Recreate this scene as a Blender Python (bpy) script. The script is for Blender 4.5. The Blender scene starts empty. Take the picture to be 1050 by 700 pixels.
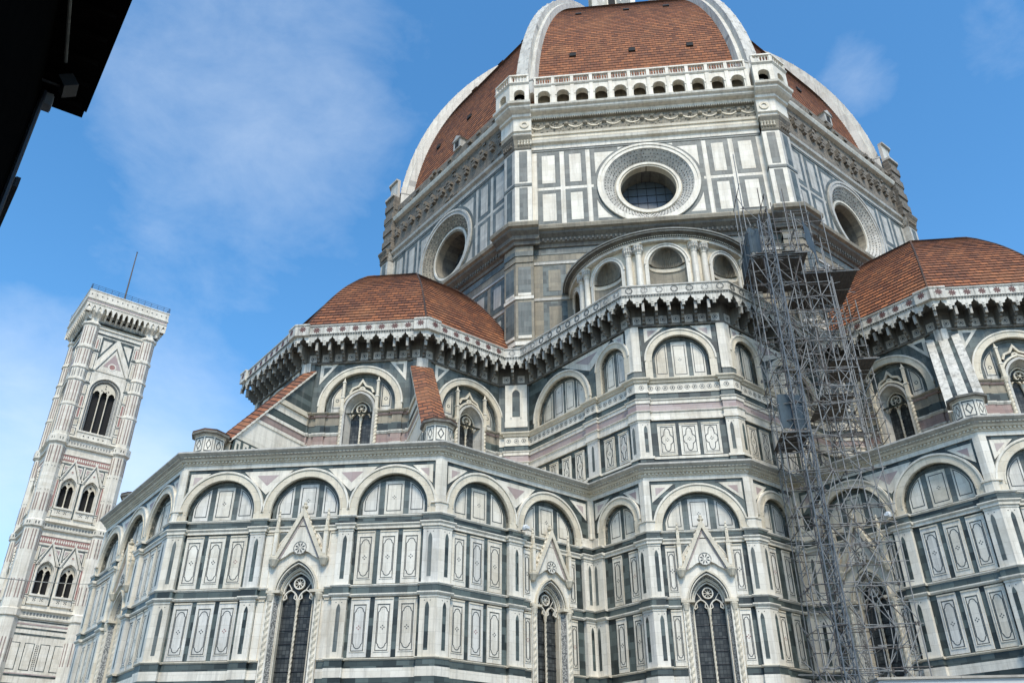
import bpy, math, random
from mathutils import Vector, Matrix
random.seed(7)
S = bpy.context.scene
COL = S.collection
PI = math.pi; C = math.sqrt(.5); T22 = math.tan(PI/8); R = math.radians
# ------------------------------------------------------------------ camera
def cam_setup():
    yaw, pitch, roll = R(-6.212), R(29.984), R(-.147)
    F = Vector((-math.cos(yaw)*math.cos(pitch), math.sin(yaw)*math.cos(pitch), math.sin(pitch)))
    Rg = Vector((math.sin(yaw), math.cos(yaw), 0)); U = Rg.cross(F)
    r = Rg*math.cos(roll)+U*math.sin(roll); u = -Rg*math.sin(roll)+U*math.cos(roll)
    cd = bpy.data.cameras.new('camera'); cd.sensor_width = 36; cd.lens = 858.1/1050*36
    cd.clip_start = .1; cd.clip_end = 5000
    co = bpy.data.objects.new('camera', cd); COL.objects.link(co)
    M = Matrix((r, u, -F)).transposed().to_4x4(); M.translation = (76.467, -5.228, 1.6)
    co.matrix_world = M; S.camera = co
cam_setup()
# ------------------------------------------------------------------ light
SUN_EL, SUN_AZ = 53, 16            # azimuth measured from +X (towards the camera) to +Y
def world_setup():
    w = bpy.data.worlds.new('World'); S.world = w; w.use_nodes = True
    nt = w.node_tree; N = nt.nodes; L = nt.links; N.clear()
    out = N.new('ShaderNodeOutputWorld'); bg = N.new('ShaderNodeBackground'); bg.inputs[1].default_value = .08
    sky = N.new('ShaderNodeTexSky'); sky.sky_type = 'NISHITA'; sky.sun_disc = False
    sky.sun_elevation = R(SUN_EL); sky.sun_rotation = R(90-SUN_AZ)
    sky.air_density = 1.0; sky.dust_density = .6; sky.ozone_density = 3.0
    tc = N.new('ShaderNodeTexCoord')
    mp = N.new('ShaderNodeMapping'); mp.inputs['Scale'].default_value = (1, 1, 1.7)
    n1 = N.new('ShaderNodeTexNoise'); n1.inputs['Scale'].default_value = 2.2; n1.inputs['Detail'].default_value = 9; n1.inputs['Roughness'].default_value = .58; n1.inputs['Distortion'].default_value = .25
    L.new(tc.outputs['Generated'], mp.inputs[0]); L.new(mp.outputs[0], n1.inputs[0])
    n2 = N.new('ShaderNodeTexNoise'); n2.inputs['Scale'].default_value = 8; n2.inputs['Detail'].default_value = 9; n2.inputs['Roughness'].default_value = .62; n2.inputs['Distortion'].default_value = .3
    L.new(mp.outputs[0], n2.inputs[0])
    # clouds gather round a few bearings of the sky
    tot = None
    def mth(op, a, b=None, clamp=False):
        m = N.new('ShaderNodeMath'); m.operation = op; m.use_clamp = clamp
        for i, x in enumerate((a, b)):
            if x is None: continue
            if isinstance(x, (int, float)): m.inputs[i].default_value = x
            else: L.new(x, m.inputs[i])
        return m.outputs[0]
    for d, rad, amp in CLOUDS:
        vm = N.new('ShaderNodeVectorMath'); vm.operation = 'DISTANCE'
        vm.inputs[1].default_value = Vector(d).normalized()
        nz = N.new('ShaderNodeVectorMath'); nz.operation = 'NORMALIZE'
        L.new(tc.outputs['Generated'], nz.inputs[0]); L.new(nz.outputs[0], vm.inputs[0])
        mr = N.new('ShaderNodeMapRange'); mr.interpolation_type = 'SMOOTHSTEP'
        mr.inputs[1].default_value = 0; mr.inputs[2].default_value = rad
        mr.inputs[3].default_value = amp; mr.inputs[4].default_value = 0
        L.new(vm.outputs['Value'], mr.inputs[0])
        tot = mr.outputs[0] if tot is None else mth('MAXIMUM', tot, mr.outputs[0])
    a = mth('ADD', mth('MULTIPLY', n1.outputs[0], 1.1), mth('MULTIPLY', n2.outputs[0], .62))
    a = mth('SUBTRACT', mth('ADD', a, tot), 1.16)
    a = mth('MULTIPLY', a, .9, True)
    a = mth('MULTIPLY', a, .75, True)
    mx = N.new('ShaderNodeMix'); mx.data_type = 'RGBA'
    hs = N.new('ShaderNodeHueSaturation'); hs.inputs['Hue'].default_value = .493; hs.inputs['Saturation'].default_value = 1.24; hs.inputs['Value'].default_value = 1.34; L.new(sky.outputs[0], hs.inputs['Color'])
    L.new(a, mx.inputs[0]); L.new(hs.outputs[0], mx.inputs[6]); mx.inputs[7].default_value = (5.2, 5.7, 6.2, 1)
    L.new(mx.outputs[2], bg.inputs[0]); L.new(bg.outputs[0], out.inputs[0])
    sd = bpy.data.lights.new('sun', 'SUN'); sd.energy = 1.5; sd.angle = R(15); sd.color = (1, .93, .81)
    so = bpy.data.objects.new('sun', sd); COL.objects.link(so)
    el, az = R(SUN_EL), R(SUN_AZ)
    so.rotation_euler = Vector((math.cos(el)*math.cos(az), math.cos(el)*math.sin(az), math.sin(el))).to_track_quat('Z', 'Y').to_euler()
CLOUDS = [((-0.615, -0.371, 0.696), .36, .50), ((-0.71, -0.441, 0.548), .30, .34), ((-0.801, -0.512, 0.312), .34, .95), ((-0.736, -0.594, 0.323), .32, .85), ((-0.668, 0.299, 0.681), .10, .72), ((-0.62, 0.41, 0.669), .14, .50),
          ((.3, .6, .5), .9, .6), ((.5, -.7, .4), .8, .6)]
world_setup()
S.view_settings.view_transform = 'Standard'; S.view_settings.look = 'None'
S.view_settings.exposure = 1.32; S.view_settings.gamma = 1
S.render.resolution_x = 1024; S.render.resolution_y = 682

# ------------------------------------------------------------------ materials
def lin(r, g, b): return (r, g, b, 1)
def base_mat(name, rough):
    m = bpy.data.materials.new(name); m.use_nodes = True
    b = m.node_tree.nodes['Principled BSDF']; b.inputs['Roughness'].default_value = rough
    return m, m.node_tree.nodes, m.node_tree.links, b
def mixc(N, L, fac, a, b, mode='MIX'):
    mx = N.new('ShaderNodeMix'); mx.data_type = 'RGBA'; mx.blend_type = mode
    for i, x in ((0, fac), (6, a), (7, b)):
        if isinstance(x, (int, float, tuple)): mx.inputs[i].default_value = x
        else: L.new(x, mx.inputs[i])
    return mx.outputs[2]
def ramp(N, L, src, p0, p1, v0=0., v1=1.):
    mr = N.new('ShaderNodeMapRange'); mr.inputs[1].default_value = p0; mr.inputs[2].default_value = p1
    mr.inputs[3].default_value = v0; mr.inputs[4].default_value = v1
    L.new(src, mr.inputs[0]); return mr.outputs[0]
def noise(N, L, vec, scale, detail=5, rough=.6):
    n = N.new('ShaderNodeTexNoise'); n.inputs['Scale'].default_value = scale; n.inputs['Detail'].default_value = detail; n.inputs['Roughness'].default_value = rough
    L.new(vec, n.inputs[0]); return n.outputs[0]
def stone(name, c1, c2, mortar, bw=.9, bh=.42, stain=(.30, .25, .17), stain_amt=.45, streak=(.30, .29, .26), streak_amt=.35, rough=.6, msize=.006, bias=0., use_uv=False):
    m, N, L, b = base_mat(name, rough)
    tc = N.new('ShaderNodeTexCoord'); oi = N.new('ShaderNodeObjectInfo')
    ad = N.new('ShaderNodeVectorMath'); ad.operation = 'ADD'
    sc = N.new('ShaderNodeVectorMath'); sc.operation = 'SCALE'; sc.inputs[0].default_value = (37, 0, 0)
    L.new(oi.outputs['Random'], sc.inputs['Scale'])
    L.new(tc.outputs['UV' if use_uv else 'Object'], ad.inputs[0]); L.new(sc.outputs[0], ad.inputs[1])
    v = ad.outputs[0]
    if use_uv: cv = v
    else:
        sp = N.new('ShaderNodeSeparateXYZ'); L.new(v, sp.inputs[0])
        cb = N.new('ShaderNodeCombineXYZ'); L.new(sp.outputs[0], cb.inputs[0]); L.new(sp.outputs[2], cb.inputs[1]); cv = cb.outputs[0]
    br = N.new('ShaderNodeTexBrick'); br.inputs['Scale'].default_value = 1
    br.inputs['Brick Width'].default_value = bw; br.inputs['Row Height'].default_value = bh
    br.inputs['Mortar Size'].default_value = msize; br.inputs['Mortar Smooth'].default_value = .3; br.inputs['Bias'].default_value = bias
    br.inputs['Color1'].default_value = lin(*c1); br.inputs['Color2'].default_value = lin(*c2); br.inputs['Mortar'].default_value = lin(*mortar)
    L.new(cv, br.inputs[0])
    geo = N.new('ShaderNodeNewGeometry')
    P = geo.outputs['Position']
    n1 = noise(N, L, P, .55, 8, .65)
    col = mixc(N, L, ramp(N, L, n1, .5, .8, 0, stain_amt), br.outputs[0], lin(*stain))
    mp = N.new('ShaderNodeMapping'); mp.inputs['Scale'].default_value = (3.6, 3.6, .22); L.new(P, mp.inputs[0])
    n2 = noise(N, L, mp.outputs[0], 1, 6, .65)
    col = mixc(N, L, ramp(N, L, n2, .47, .74, 0, streak_amt), col, lin(*streak))
    n3 = noise(N, L, P, 6, 6, .7)
    col = mixc(N, L, ramp(N, L, n3, .3, .75, .0, .25), col, (.5, .48, .44, 1), 'MULTIPLY')
    L.new(col, b.inputs['Base Color'])
    bp = N.new('ShaderNodeBump'); bp.inputs['Strength'].default_value = .25; bp.inputs['Distance'].default_value = .03
    hh = N.new('ShaderNodeMath'); hh.operation = 'SUBTRACT'; L.new(n3, hh.inputs[0]); L.new(br.outputs['Fac'], hh.inputs[1])
    L.new(hh.outputs[0], bp.inputs['Height']); L.new(bp.outputs[0], b.inputs['Normal'])
    return m
def tiles(name, c1, c2, mortar, bw, bh, spot):
    m, N, L, b = base_mat(name, .85)
    tc = N.new('ShaderNodeTexCoord')
    cols = []
    for k in range(2):
        br = N.new('ShaderNodeTexBrick'); br.inputs['Scale'].default_value = 1
        br.inputs['Brick Width'].default_value = bw; br.inputs['Row Height'].default_value = bh
        br.inputs['Mortar Size'].default_value = .03; br.inputs['Mortar Smooth'].default_value = .6
        br.inputs['Color1'].default_value = lin(*(c1 if k == 0 else (1, 1, 1))); br.inputs['Color2'].default_value = lin(*(c2 if k == 0 else (.55, .5, .5))); br.inputs['Mortar'].default_value = lin(*(mortar if k == 0 else (1, 1, 1)))
        if k:
            mp = N.new('ShaderNodeMapping'); mp.inputs['Location'].default_value = (bw*40, bh*62, 0); L.new(tc.outputs['UV'], mp.inputs[0]); L.new(mp.outputs[0], br.inputs[0])
        else: L.new(tc.outputs['UV'], br.inputs[0])
        cols.append(br)
    geo = N.new('ShaderNodeNewGeometry'); P = geo.outputs['Position']
    n1 = noise(N, L, P, .35, 7, .62); n2 = noise(N, L, P, 2.2, 4, .6)
    col = mixc(N, L, .75, cols[0].outputs[0], cols[1].outputs[0], 'MULTIPLY')
    col = mixc(N, L, ramp(N, L, n1, .48, .75, 0, .65), col, lin(*spot))
    col = mixc(N, L, ramp(N, L, n2, .52, .8, 0, .42), col, (.10, .07, .05, 1))
    L.new(col, b.inputs['Base Color'])
    bp = N.new('ShaderNodeBump'); bp.inputs['Strength'].default_value = .6; bp.inputs['Distance'].default_value = .05
    inv = N.new('ShaderNodeMath'); inv.operation = 'SUBTRACT'; inv.inputs[0].default_value = 1; L.new(cols[0].outputs['Fac'], inv.inputs[1])
    L.new(inv.outputs[0], bp.inputs['Height']); L.new(bp.outputs[0], b.inputs['Normal'])
    return m
def plain(name, col, rough=.6, metal=0., var=.25, scale=3.):
    m, N, L, b = base_mat(name, rough); b.inputs['Metallic'].default_value = metal
    geo = N.new('ShaderNodeNewGeometry'); n = noise(N, L, geo.outputs['Position'], scale, 5, .65)
    c = mixc(N, L, ramp(N, L, n, .35, .7, 0, var*2), lin(*col), lin(*[x*.45 for x in col]))
    L.new(c, b.inputs['Base Color']); return m
WHITE = stone('white_marble', (.79, .74, .63), (.69, .64, .53), (.50, .465, .38), bw=1.15, bh=.55, stain=(.34, .26, .15), stain_amt=.5, streak=(.22, .20, .165), streak_amt=.5)
WHITE2 = stone('yellowed_white_marble', (.74, .68, .56), (.64, .58, .46), (.46, .42, .34), bw=1.15, bh=.55, stain=(.34, .26, .15), stain_amt=.6, streak=(.17, .155, .125), streak_amt=.6)
WHITE3 = stone('greyed_white_marble', (.71, .68, .605), (.60, .575, .505), (.44, .42, .37), bw=1.15, bh=.55, stain=(.30, .25, .17), stain_amt=.6, streak=(.2, .19, .17), streak_amt=.6)
GWHITE = stone('grimy_shaded_white_marble', (.68, .65, .57), (.55, .525, .45), (.28, .26, .22), stain=(.28, .23, .15), stain_amt=.6, streak=(.10, .095, .08), streak_amt=.8)
CREAM = stone('cream_marble', (.70, .63, .49), (.60, .53, .40), (.33, .28, .2), bw=.7, bh=.5, stain_amt=.55)
GREY = stone('weathered_marble', (.54, .515, .45), (.42, .40, .35), (.24, .23, .21), stain_amt=.4, streak=(.16, .155, .14), streak_amt=.6)
GREEN = stone('green_serpentine', (.014, .021, .019), (.118, .148, .134), (.014, .018, .017), bw=.62, bh=.36, stain=(.15, .15, .12), stain_amt=.3, streak=(.02, .03, .03), streak_amt=.3, rough=.5, bias=-.1)
GREENL = stone('pale_green_stone', (.058, .072, .066), (.135, .155, .142), (.045, .05, .047), bw=.7, bh=.45, stain=(.22, .2, .16), stain_amt=.35, rough=.55)
PINK = stone('pink_marble', (.36, .26, .245), (.47, .39, .36), (.28, .22, .2), bw=.9, bh=.5)
RED = stone('red_marble', (.30, .13, .11), (.38, .2, .17), (.2, .1, .09), bw=.9, bh=.5)
LINE = plain('dark_inlay', (.05, .058, .055), .5)
GREENM = stone('mid_green_stone', (.040, .053, .049), (.125, .152, .140), (.035, .04, .038), bw=.55, bh=.36, stain=(.2, .19, .15), stain_amt=.3, rough=.55)
DKST = stone('weathered_shaded_stone', (.20, .185, .15), (.13, .125, .11), (.06, .055, .05), bw=.9, bh=.5, stain=(.06, .055, .045), stain_amt=.6, streak=(.04, .04, .036), streak_amt=.7, rough=.85)  # weathered stone; also carries shade of recesses and undersides as colour
PINKD = stone('weathered_pink_stone', (.28, .185, .16), (.36, .27, .235), (.15, .11, .1), bw=.8, bh=.4, stain=(.2, .17, .12), stain_amt=.6, streak=(.12, .1, .09), streak_amt=.5)
ROUGH = stone('rough_masonry', (.26, .22, .17), (.17, .15, .12), (.09, .08, .065), bw=.5, bh=.22, stain=(.1, .09, .07), stain_amt=.7, streak=(.07, .065, .055), streak_amt=.6, rough=.9, msize=.02)
BROWNST = stone('weathered_shaded_sandstone', (.33, .29, .215), (.24, .215, .165), (.14, .12, .09), bw=.8, bh=.4, stain=(.12, .1, .07), stain_amt=.6, streak=(.09, .085, .07), streak_amt=.6, rough=.8)
RIBM = stone('rib_marble', (.64, .61, .53), (.55, .52, .45), (.3, .29, .26), bw=1.2, bh=.8, streak=(.14, .135, .12), streak_amt=.6, use_uv=False)
TILE = tiles('terracotta_tiles', (.37, .132, .05), (.165, .062, .031), (.035, .02, .015), .50, .38, (.33, .145, .06))
TILED = tiles('terracotta_brick_tiles', (.36, .128, .047), (.175, .062, .028), (.06, .034, .022), .55, .40, (.31, .13, .052))
GLASS = None
def glass_mat():
    m, N, L, b = base_mat('leaded_glass', .4); b.inputs['Specular IOR Level'].default_value = .35
    tc = N.new('ShaderNodeTexCoord'); sp = N.new('ShaderNodeSeparateXYZ'); L.new(tc.outputs['Object'], sp.inputs[0])
    cb = N.new('ShaderNodeCombineXYZ'); L.new(sp.outputs[0], cb.inputs[0]); L.new(sp.outputs[2], cb.inputs[1])
    br = N.new('ShaderNodeTexBrick'); br.inputs['Scale'].default_value = 1; br.offset = 0
    br.inputs['Brick Width'].default_value = .17; br.inputs['Row Height'].default_value = .2; br.inputs['Mortar Size'].default_value = .012
    br.inputs['Color1'].default_value = (.022, .024, .023, 1); br.inputs['Color2'].default_value = (.075, .078, .072, 1); br.inputs['Mortar'].default_value = (.01, .01, .01, 1)
    L.new(cb.outputs[0], br.inputs[0]); L.new(br.outputs[0], b.inputs['Base Color'])
    n = noise(N, L, tc.outputs['Object'], 5, 3); bp = N.new('ShaderNodeBump'); bp.inputs['Strength'].default_value = .3; L.new(n, bp.inputs['Height']); L.new(bp.outputs[0], b.inputs['Normal'])
    return m
GLASS = glass_mat()
PALEGLASS = plain('pale_window_glass', (.075, .10, .12), .35, 0, .15, 2)
DARK = plain('dark_interior', (.012, .012, .012), .9)
IRON = plain('iron', (.04, .04, .042), .5, .6)
STEEL = plain('galvanised_steel', (.25, .25, .24), .65, .0, .3, 6)
RUST = plain('rusty_steel', (.12, .105, .095), .8, .1, .3, 6)
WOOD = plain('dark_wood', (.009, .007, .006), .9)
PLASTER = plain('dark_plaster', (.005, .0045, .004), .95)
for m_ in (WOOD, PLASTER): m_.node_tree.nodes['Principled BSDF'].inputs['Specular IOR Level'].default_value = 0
DECK = plain('scaffold_deck', (.10, .09, .08), .8)
NET = plain('blue_grey_netting', (.055, .085, .105), .8, 0, .3, 1.5)
PAVE = stone('paving_stone', (.22, .21, .19), (.17, .16, .15), (.08, .08, .075), bw=1.2, bh=.6)
PAINT = plain('white_painted_metal', (.62, .64, .64), .4, 0, .1)
RED_TARP = plain('pink_board', (.42, .27, .23), .8)
def inlay_mat():
    m, N, L, b = base_mat('grey_inlay_pattern', .6)
    tc = N.new('ShaderNodeTexCoord'); v = N.new('ShaderNodeTexVoronoi'); v.inputs['Scale'].default_value = 15; L.new(tc.outputs['Object'], v.inputs[0])
    n = noise(N, L, tc.outputs['Object'], 9, 3, .6)
    f = N.new('ShaderNodeMath'); f.operation = 'ADD'; L.new(v.outputs['Distance'], f.inputs[0]); L.new(n, f.inputs[1])
    c = mixc(N, L, ramp(N, L, f.outputs[0], .86, 1.12), (.40, .385, .34, 1), (.12, .12, .11, 1))
    L.new(c, b.inputs['Base Color']); return m
INLAY = inlay_mat()

# ------------------------------------------------------------------ mesh builder (local frame: x right, d outward, z up)
class MB:
    def __init__(s): s.v = []; s.f = []; s.m = []; s.uv = {}; s.mats = []
    def mi(s, m):
        if m not in s.mats: s.mats.append(m)
        return s.mats.index(m)
    def face(s, pts, mat, uv=None):
        n = len(s.v); s.v += [(p[0], -p[1], p[2]) for p in pts]
        if uv: s.uv[len(s.f)] = uv
        s.f.append(list(range(n, n+len(pts)))); s.m.append(s.mi(mat))
    def box(s, x0, x1, d0, d1, z0, z1, mat):
        A = [(x0, d0, z0), (x1, d0, z0), (x1, d1, z0), (x0, d1, z0), (x0, d0, z1), (x1, d0, z1), (x1, d1, z1), (x0, d1, z1)]
        n = len(s.v); s.v += [(p[0], -p[1], p[2]) for p in A]; k = s.mi(mat)
        for q in ((3, 2, 6, 7), (0, 3, 7, 4), (2, 1, 5, 6), (1, 0, 4, 5), (4, 7, 6, 5), (0, 1, 2, 3)):
            s.f.append([n+i for i in q]); s.m.append(k)
    def prism(s, pts, d0, d1, mat, sides=True):
        """pts (x,z) counter-clockwise seen from outside"""
        s.face([(x, d1, z) for x, z in pts], mat)
        if sides:
            for i in range(len(pts)):
                a, b = pts[i], pts[(i+1) % len(pts)]
                s.face([(a[0], d0, a[1]), (b[0], d0, b[1]), (b[0], d1, b[1]), (a[0], d1, a[1])], mat)
    def loft(s, A, B, mat, closed=False):
        n = len(A)
        for i in range(n if closed else n-1):
            j = (i+1) % n; s.face([A[i], A[j], B[j], B[i]], mat)
    def band(s, path, w, d0, d1, mat, closed=False):
        n = len(path); L = []; Rr = []
        for i in range(n):
            if closed: a, b = path[i-1], path[(i+1) % n]
            else: a, b = path[max(i-1, 0)], path[min(i+1, n-1)]
            p = path[i]
            t1 = Vector((p[0]-a[0], p[1]-a[1])); t2 = Vector((b[0]-p[0], b[1]-p[1]))
            if t1.length < 1e-9: t1 = t2
            if t2.length < 1e-9: t2 = t1
            t1.normalize(); t2.normalize(); t = t1+t2
            if t.length < 1e-6: t = t1.copy()
            t.normalize(); k = w/2/max(.35, t.dot(t1)); nx, nz = -t[1]*k, t[0]*k
            L.append((p[0]+nx, p[1]+nz)); Rr.append((p[0]-nx, p[1]-nz))
        m = n if closed else n-1
        for i in range(m):
            j = (i+1) % n
            s.face([(Rr[i][0], d1, Rr[i][1]), (Rr[j][0], d1, Rr[j][1]), (L[j][0], d1, L[j][1]), (L[i][0], d1, L[i][1])], mat)
            for Q, fl in ((Rr, 0), (L, 1)):
                q = [(Q[i][0], d0, Q[i][1]), (Q[j][0], d0, Q[j][1]), (Q[j][0], d1, Q[j][1]), (Q[i][0], d1, Q[i][1])]
                s.face(q[::-1] if fl else q, mat)
    def ring(s, cx, cz, ri, ro, a0, a1, n, d0, d1, mat, sz=1.):
        P = [a0+(a1-a0)*i/n for i in range(n+1)]
        c = [(math.cos(a), math.sin(a)*sz) for a in P]
        I = [(cx+ri*x, cz+ri*z) for x, z in c]; O = [(cx+ro*x, cz+ro*z) for x, z in c]
        for i in range(n):
            s.face([(I[i][0], d1, I[i][1]), (O[i][0], d1, O[i][1]), (O[i+1][0], d1, O[i+1][1]), (I[i+1][0], d1, I[i+1][1])], mat)
            s.face([(O[i][0], d0, O[i][1]), (O[i+1][0], d0, O[i+1][1]), (O[i+1][0], d1, O[i+1][1]), (O[i][0], d1, O[i][1])], mat)
            s.face([(I[i+1][0], d0, I[i+1][1]), (I[i][0], d0, I[i][1]), (I[i][0], d1, I[i][1]), (I[i+1][0], d1, I[i+1][1])], mat)
        if abs(a1-a0) < 6.2:
            for Q, i in ((0, 0), (1, n)):
                s.face([(I[i][0], d0, I[i][1]), (O[i][0], d0, O[i][1]), (O[i][0], d1, O[i][1]), (I[i][0], d1, I[i][1])], mat)
    def mould(s, x0, x1, prof, mat, m0=0., m1=0., uv=False):
        """extrude profile [(d,z)] along x; ends mitred by m0/m1 * d"""
        A = [(x0-m0*d, d, z) for d, z in prof]; B = [(x1+m1*d, d, z) for d, z in prof]
        for i in range(len(prof)-1):
            s.face([A[i], B[i], B[i+1], A[i+1]], mat)
        s.face(A[::-1], mat); s.face(B, mat)
    def bar(s, x0, x1, d, z0, z1, mat, m0=0., m1=0., dm=0.):
        s.mould(x0, x1, [(dm, z0), (d, z0), (d, z1), (dm, z1)], mat, m0, m1)
    def tube(s, p0, p1, r, mat, n=6, r1=None):
        p0 = Vector(p0); p1 = Vector(p1); r1 = r if r1 is None else r1
        w = (p1-p0).normalized(); a = w.orthogonal().normalized(); b = w.cross(a)
        A = [p0+(a*math.cos(t)+b*math.sin(t))*r for t in [2*PI*i/n for i in range(n)]]
        B = [p1+(a*math.cos(t)+b*math.sin(t))*r1 for t in [2*PI*i/n for i in range(n)]]
        for i in range(n):
            j = (i+1) % n; s.face([A[j], A[i], B[i], B[j]], mat)
        s.face(B[::-1], mat); s.face(A, mat)
    def lathe(s, cx, cd, prof, mat, n=12, a0=0., a1=2*PI):
        for k in range(n):
            t, u = a0+(a1-a0)*k/n, a0+(a1-a0)*(k+1)/n
            for (r0, z0), (r1, z1) in zip(prof, prof[1:]):
                P = [(cx+r*math.sin(q), cd+r*math.cos(q), z) for r, z, q in ((r0, z0, u), (r0, z0, t), (r1, z1, t), (r1, z1, u))]
                s.face(P[::-1], mat)
    def holed(s, x0, x1, z0, z1, path, d0, d1, mat, jamb=None):
        """wall x0..x1,z0..z1 at depth d0, opening = path from bottom left over the top to bottom right, reveals back to d1"""
        jamb = jamb or mat
        xl, xr = path[0][0], path[-1][0]
        top = [p for p in path]
        i0 = next(i for i in range(len(path)-1) if abs(path[i+1][0]-path[i][0]) > 1e-6)
        i1 = next(i for i in range(len(path)-1, 0, -1) if abs(path[i][0]-path[i-1][0]) > 1e-6)
        f = lambda a, b, c, d: s.face([(a, d0, b), (c, d0, b), (c, d0, d), (a, d0, d)], mat)
        if xl > x0+1e-6: f(x0, z0, xl, z1)
        if x1 > xr+1e-6: f(xr, z0, x1, z1)
        for i in range(i0, i1):
            a, b = path[i], path[i+1]
            s.face([(a[0], d0, a[1]), (b[0], d0, b[1]), (b[0], d0, z1), (a[0], d0, z1)], mat)
        for a, b in zip(path, path[1:]):
            s.face([(a[0], d0, a[1]), (a[0], d1, a[1]), (b[0], d1, b[1]), (b[0], d0, b[1])], jamb)
    def mirror(s, L):
        r = MB(); r.mats = s.mats[:]; r.m = s.m[:]
        r.v = [(L-x, y, z) for x, y, z in s.v]; r.f = [f[::-1] for f in s.f]
        r.uv = {k: u[::-1] for k, u in s.uv.items()}
        return r
    def bend(s, rho):
        s.v = [((rho-y)*math.sin(x/rho), -((rho-y)*math.cos(x/rho)-rho), z) for x, y, z in s.v]
        return s
    def mesh(s, name, smooth=False):
        me = bpy.data.meshes.new(name); me.from_pydata(s.v, [], s.f)
        for m in s.mats: me.materials.append(m)
        me.polygons.foreach_set('material_index', s.m)
        if s.uv:
            ul = me.uv_layers.new(name='UVMap')
            for k, u in s.uv.items():
                p = me.polygons[k]
                for li, q in zip(p.loop_indices, u): ul.data[li].uv = q
        if smooth: me.polygons.foreach_set('use_smooth', [True]*len(s.f))
        me.update(); return me
def thing(name, label, cat, loc=(0, 0, 0)):
    o = bpy.data.objects.new(name, None); COL.objects.link(o); o.location = loc
    o['label'] = label; o['category'] = cat; return o
def obj(name, me, parent=None, mat=None, label=None, smooth=False):
    if isinstance(me, MB): me = me.mesh(name, smooth)
    o = bpy.data.objects.new(name, me); COL.objects.link(o)
    if parent: o.parent = parent
    if mat is not None: o.matrix_local = mat
    if label: o['label'] = label
    return o
class Face:
    """a wall frame: origin (u,v) at its left end, normal at angle a (deg) from +X to +Y"""
    def __init__(s, owner, pt, a, L, mir=False, z=0.):
        s.owner, s.L, s.mir = owner, L, mir
        th = R(a+90); s.t = (math.cos(th), math.sin(th)); s.pt = pt
        s.M = Matrix.Translation((pt[0], pt[1], z)) @ Matrix.Rotation(th, 4, 'Z')
    def add(s, name, mb, label=None, smooth=False):
        return obj(name, mb.mirror(s.L) if s.mir else mb, s.owner, s.M, label, smooth)
    def put(s, name, me, x, z=0., d=0., parent=None):
        x = s.L-x if s.mir else x
        return obj(name, me, s.owner, s.M @ Matrix.Translation((x, -d, z)))
def poly_core(mb, pts, z0, z1, mat):
    """vertical prism from world plan points (counter-clockwise)"""
    n = len(pts); W = lambda p, z: (p[0], -p[1], z)
    for i in range(n):
        a, b = pts[i], pts[(i+1) % n]
        mb.face([W(a, z0), W(b, z0), W(b, z1), W(a, z1)], mat)
    mb.face([W(p, z1) for p in pts], mat)
def parch(cx, w, zs, h, n=10):
    """pointed arch from left spring to right spring"""
    if h <= w+1e-6: return [(cx-w*math.cos(PI*i/(2*n)), zs+h*math.sin(PI*i/(2*n))) for i in range(2*n+1)]
    Rr = (w*w+h*h)/(2*w); am = math.asin(h/Rr); out = []
    for i in range(n+1):
        a = am*i/n; out.append((cx-w+Rr-Rr*math.cos(a), zs+Rr*math.sin(a)))
    return out+[(2*cx-x, z) for x, z in out[-2::-1]]
def opening(cx, w, z0, zs, h, n=10): return [(cx-w, z0)]+parch(cx, w, zs, h, n)+[(cx+w, z0)]

# ------------------------------------------------------------------ ornament shared by the walls
def mandorla(cx, cz, w, h):
    """barbed outline: straight sides with round lobes above and below"""
    r = w*.72; k = h-r-w*.28; p = []
    p += [(cx+w, cz-k), (cx+w, cz+k)]
    p += [(cx+r*math.cos(a), cz+k+w*.28+r*math.sin(a)) for a in [PI*i/8 for i in range(9)]]
    p += [(cx-w, cz+k), (cx-w, cz-k)]
    p += [(cx-r*math.cos(a), cz-k-w*.28-r*math.sin(a)) for a in [PI*i/8 for i in range(9)]]
    return p
def quatrefoil(cx, cz, w, h):
    p = []
    for q in range(4):
        a = q*PI/2; ex, ez = math.cos(a), math.sin(a)
        for i in range(7):
            b = a-PI/2+PI*i/6
            p.append((cx+ex*w*.52+math.cos(b)*w*.46, cz+ez*h*.60+math.sin(b)*h*.36))
    return p
def cross4(mb, cx, cz, r, d, mat):
    for ex, ez in ((r, 0), (-r, 0), (0, r), (0, -r)):
        q = r*.5; x, z = cx+ex, cz+ez
        mb.prism([(x-q, z), (x, z-q), (x+q, z), (x, z+q)], d, d+.006, mat)
def inlaid_panel(mb, x0, x1, z0, z1, d=0., kind=0):
    mb.box(x0, x1, d-.02, d+.05, z0, z1, random.choice((WHITE, WHITE, WHITE2, WHITE3)))
    w = x1-x0; fx = min(.17, w*.2); fz = .26 if z1-z0 > 2 else .16
    a, b, e, f = x0+fx, x1-fx, z0+fz*1.1, z1-fz*1.25
    mb.box(x0+.02, x1-.02, d+.05, d+.085, z1-.075, z1-.01, CREAM)
    mb.band([(a-.05, e-.05), (b+.05, e-.05), (b+.05, f+.05), (a-.05, f+.05)], .035, d+.05, d+.075, WHITE, True)
    mb.band([(a, e), (b, e), (b, f), (a, f)], .035, d+.05, d+.056, LINE, True)
    cx, cz = (a+b)/2, (e+f)/2
    if kind == 0: mb.band(mandorla(cx, cz, (b-a)/2-.05, (f-e)/2-.10), .036, d+.05, d+.058, LINE, True)
    else: mb.band(quatrefoil(cx, cz, (b-a)/2-.0, (f-e)/2-.04), .045, d+.05, d+.058, LINE, True)
    cross4(mb, cx, cz, .075, d+.05, LINE if random.random() < .8 else RED)
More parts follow.
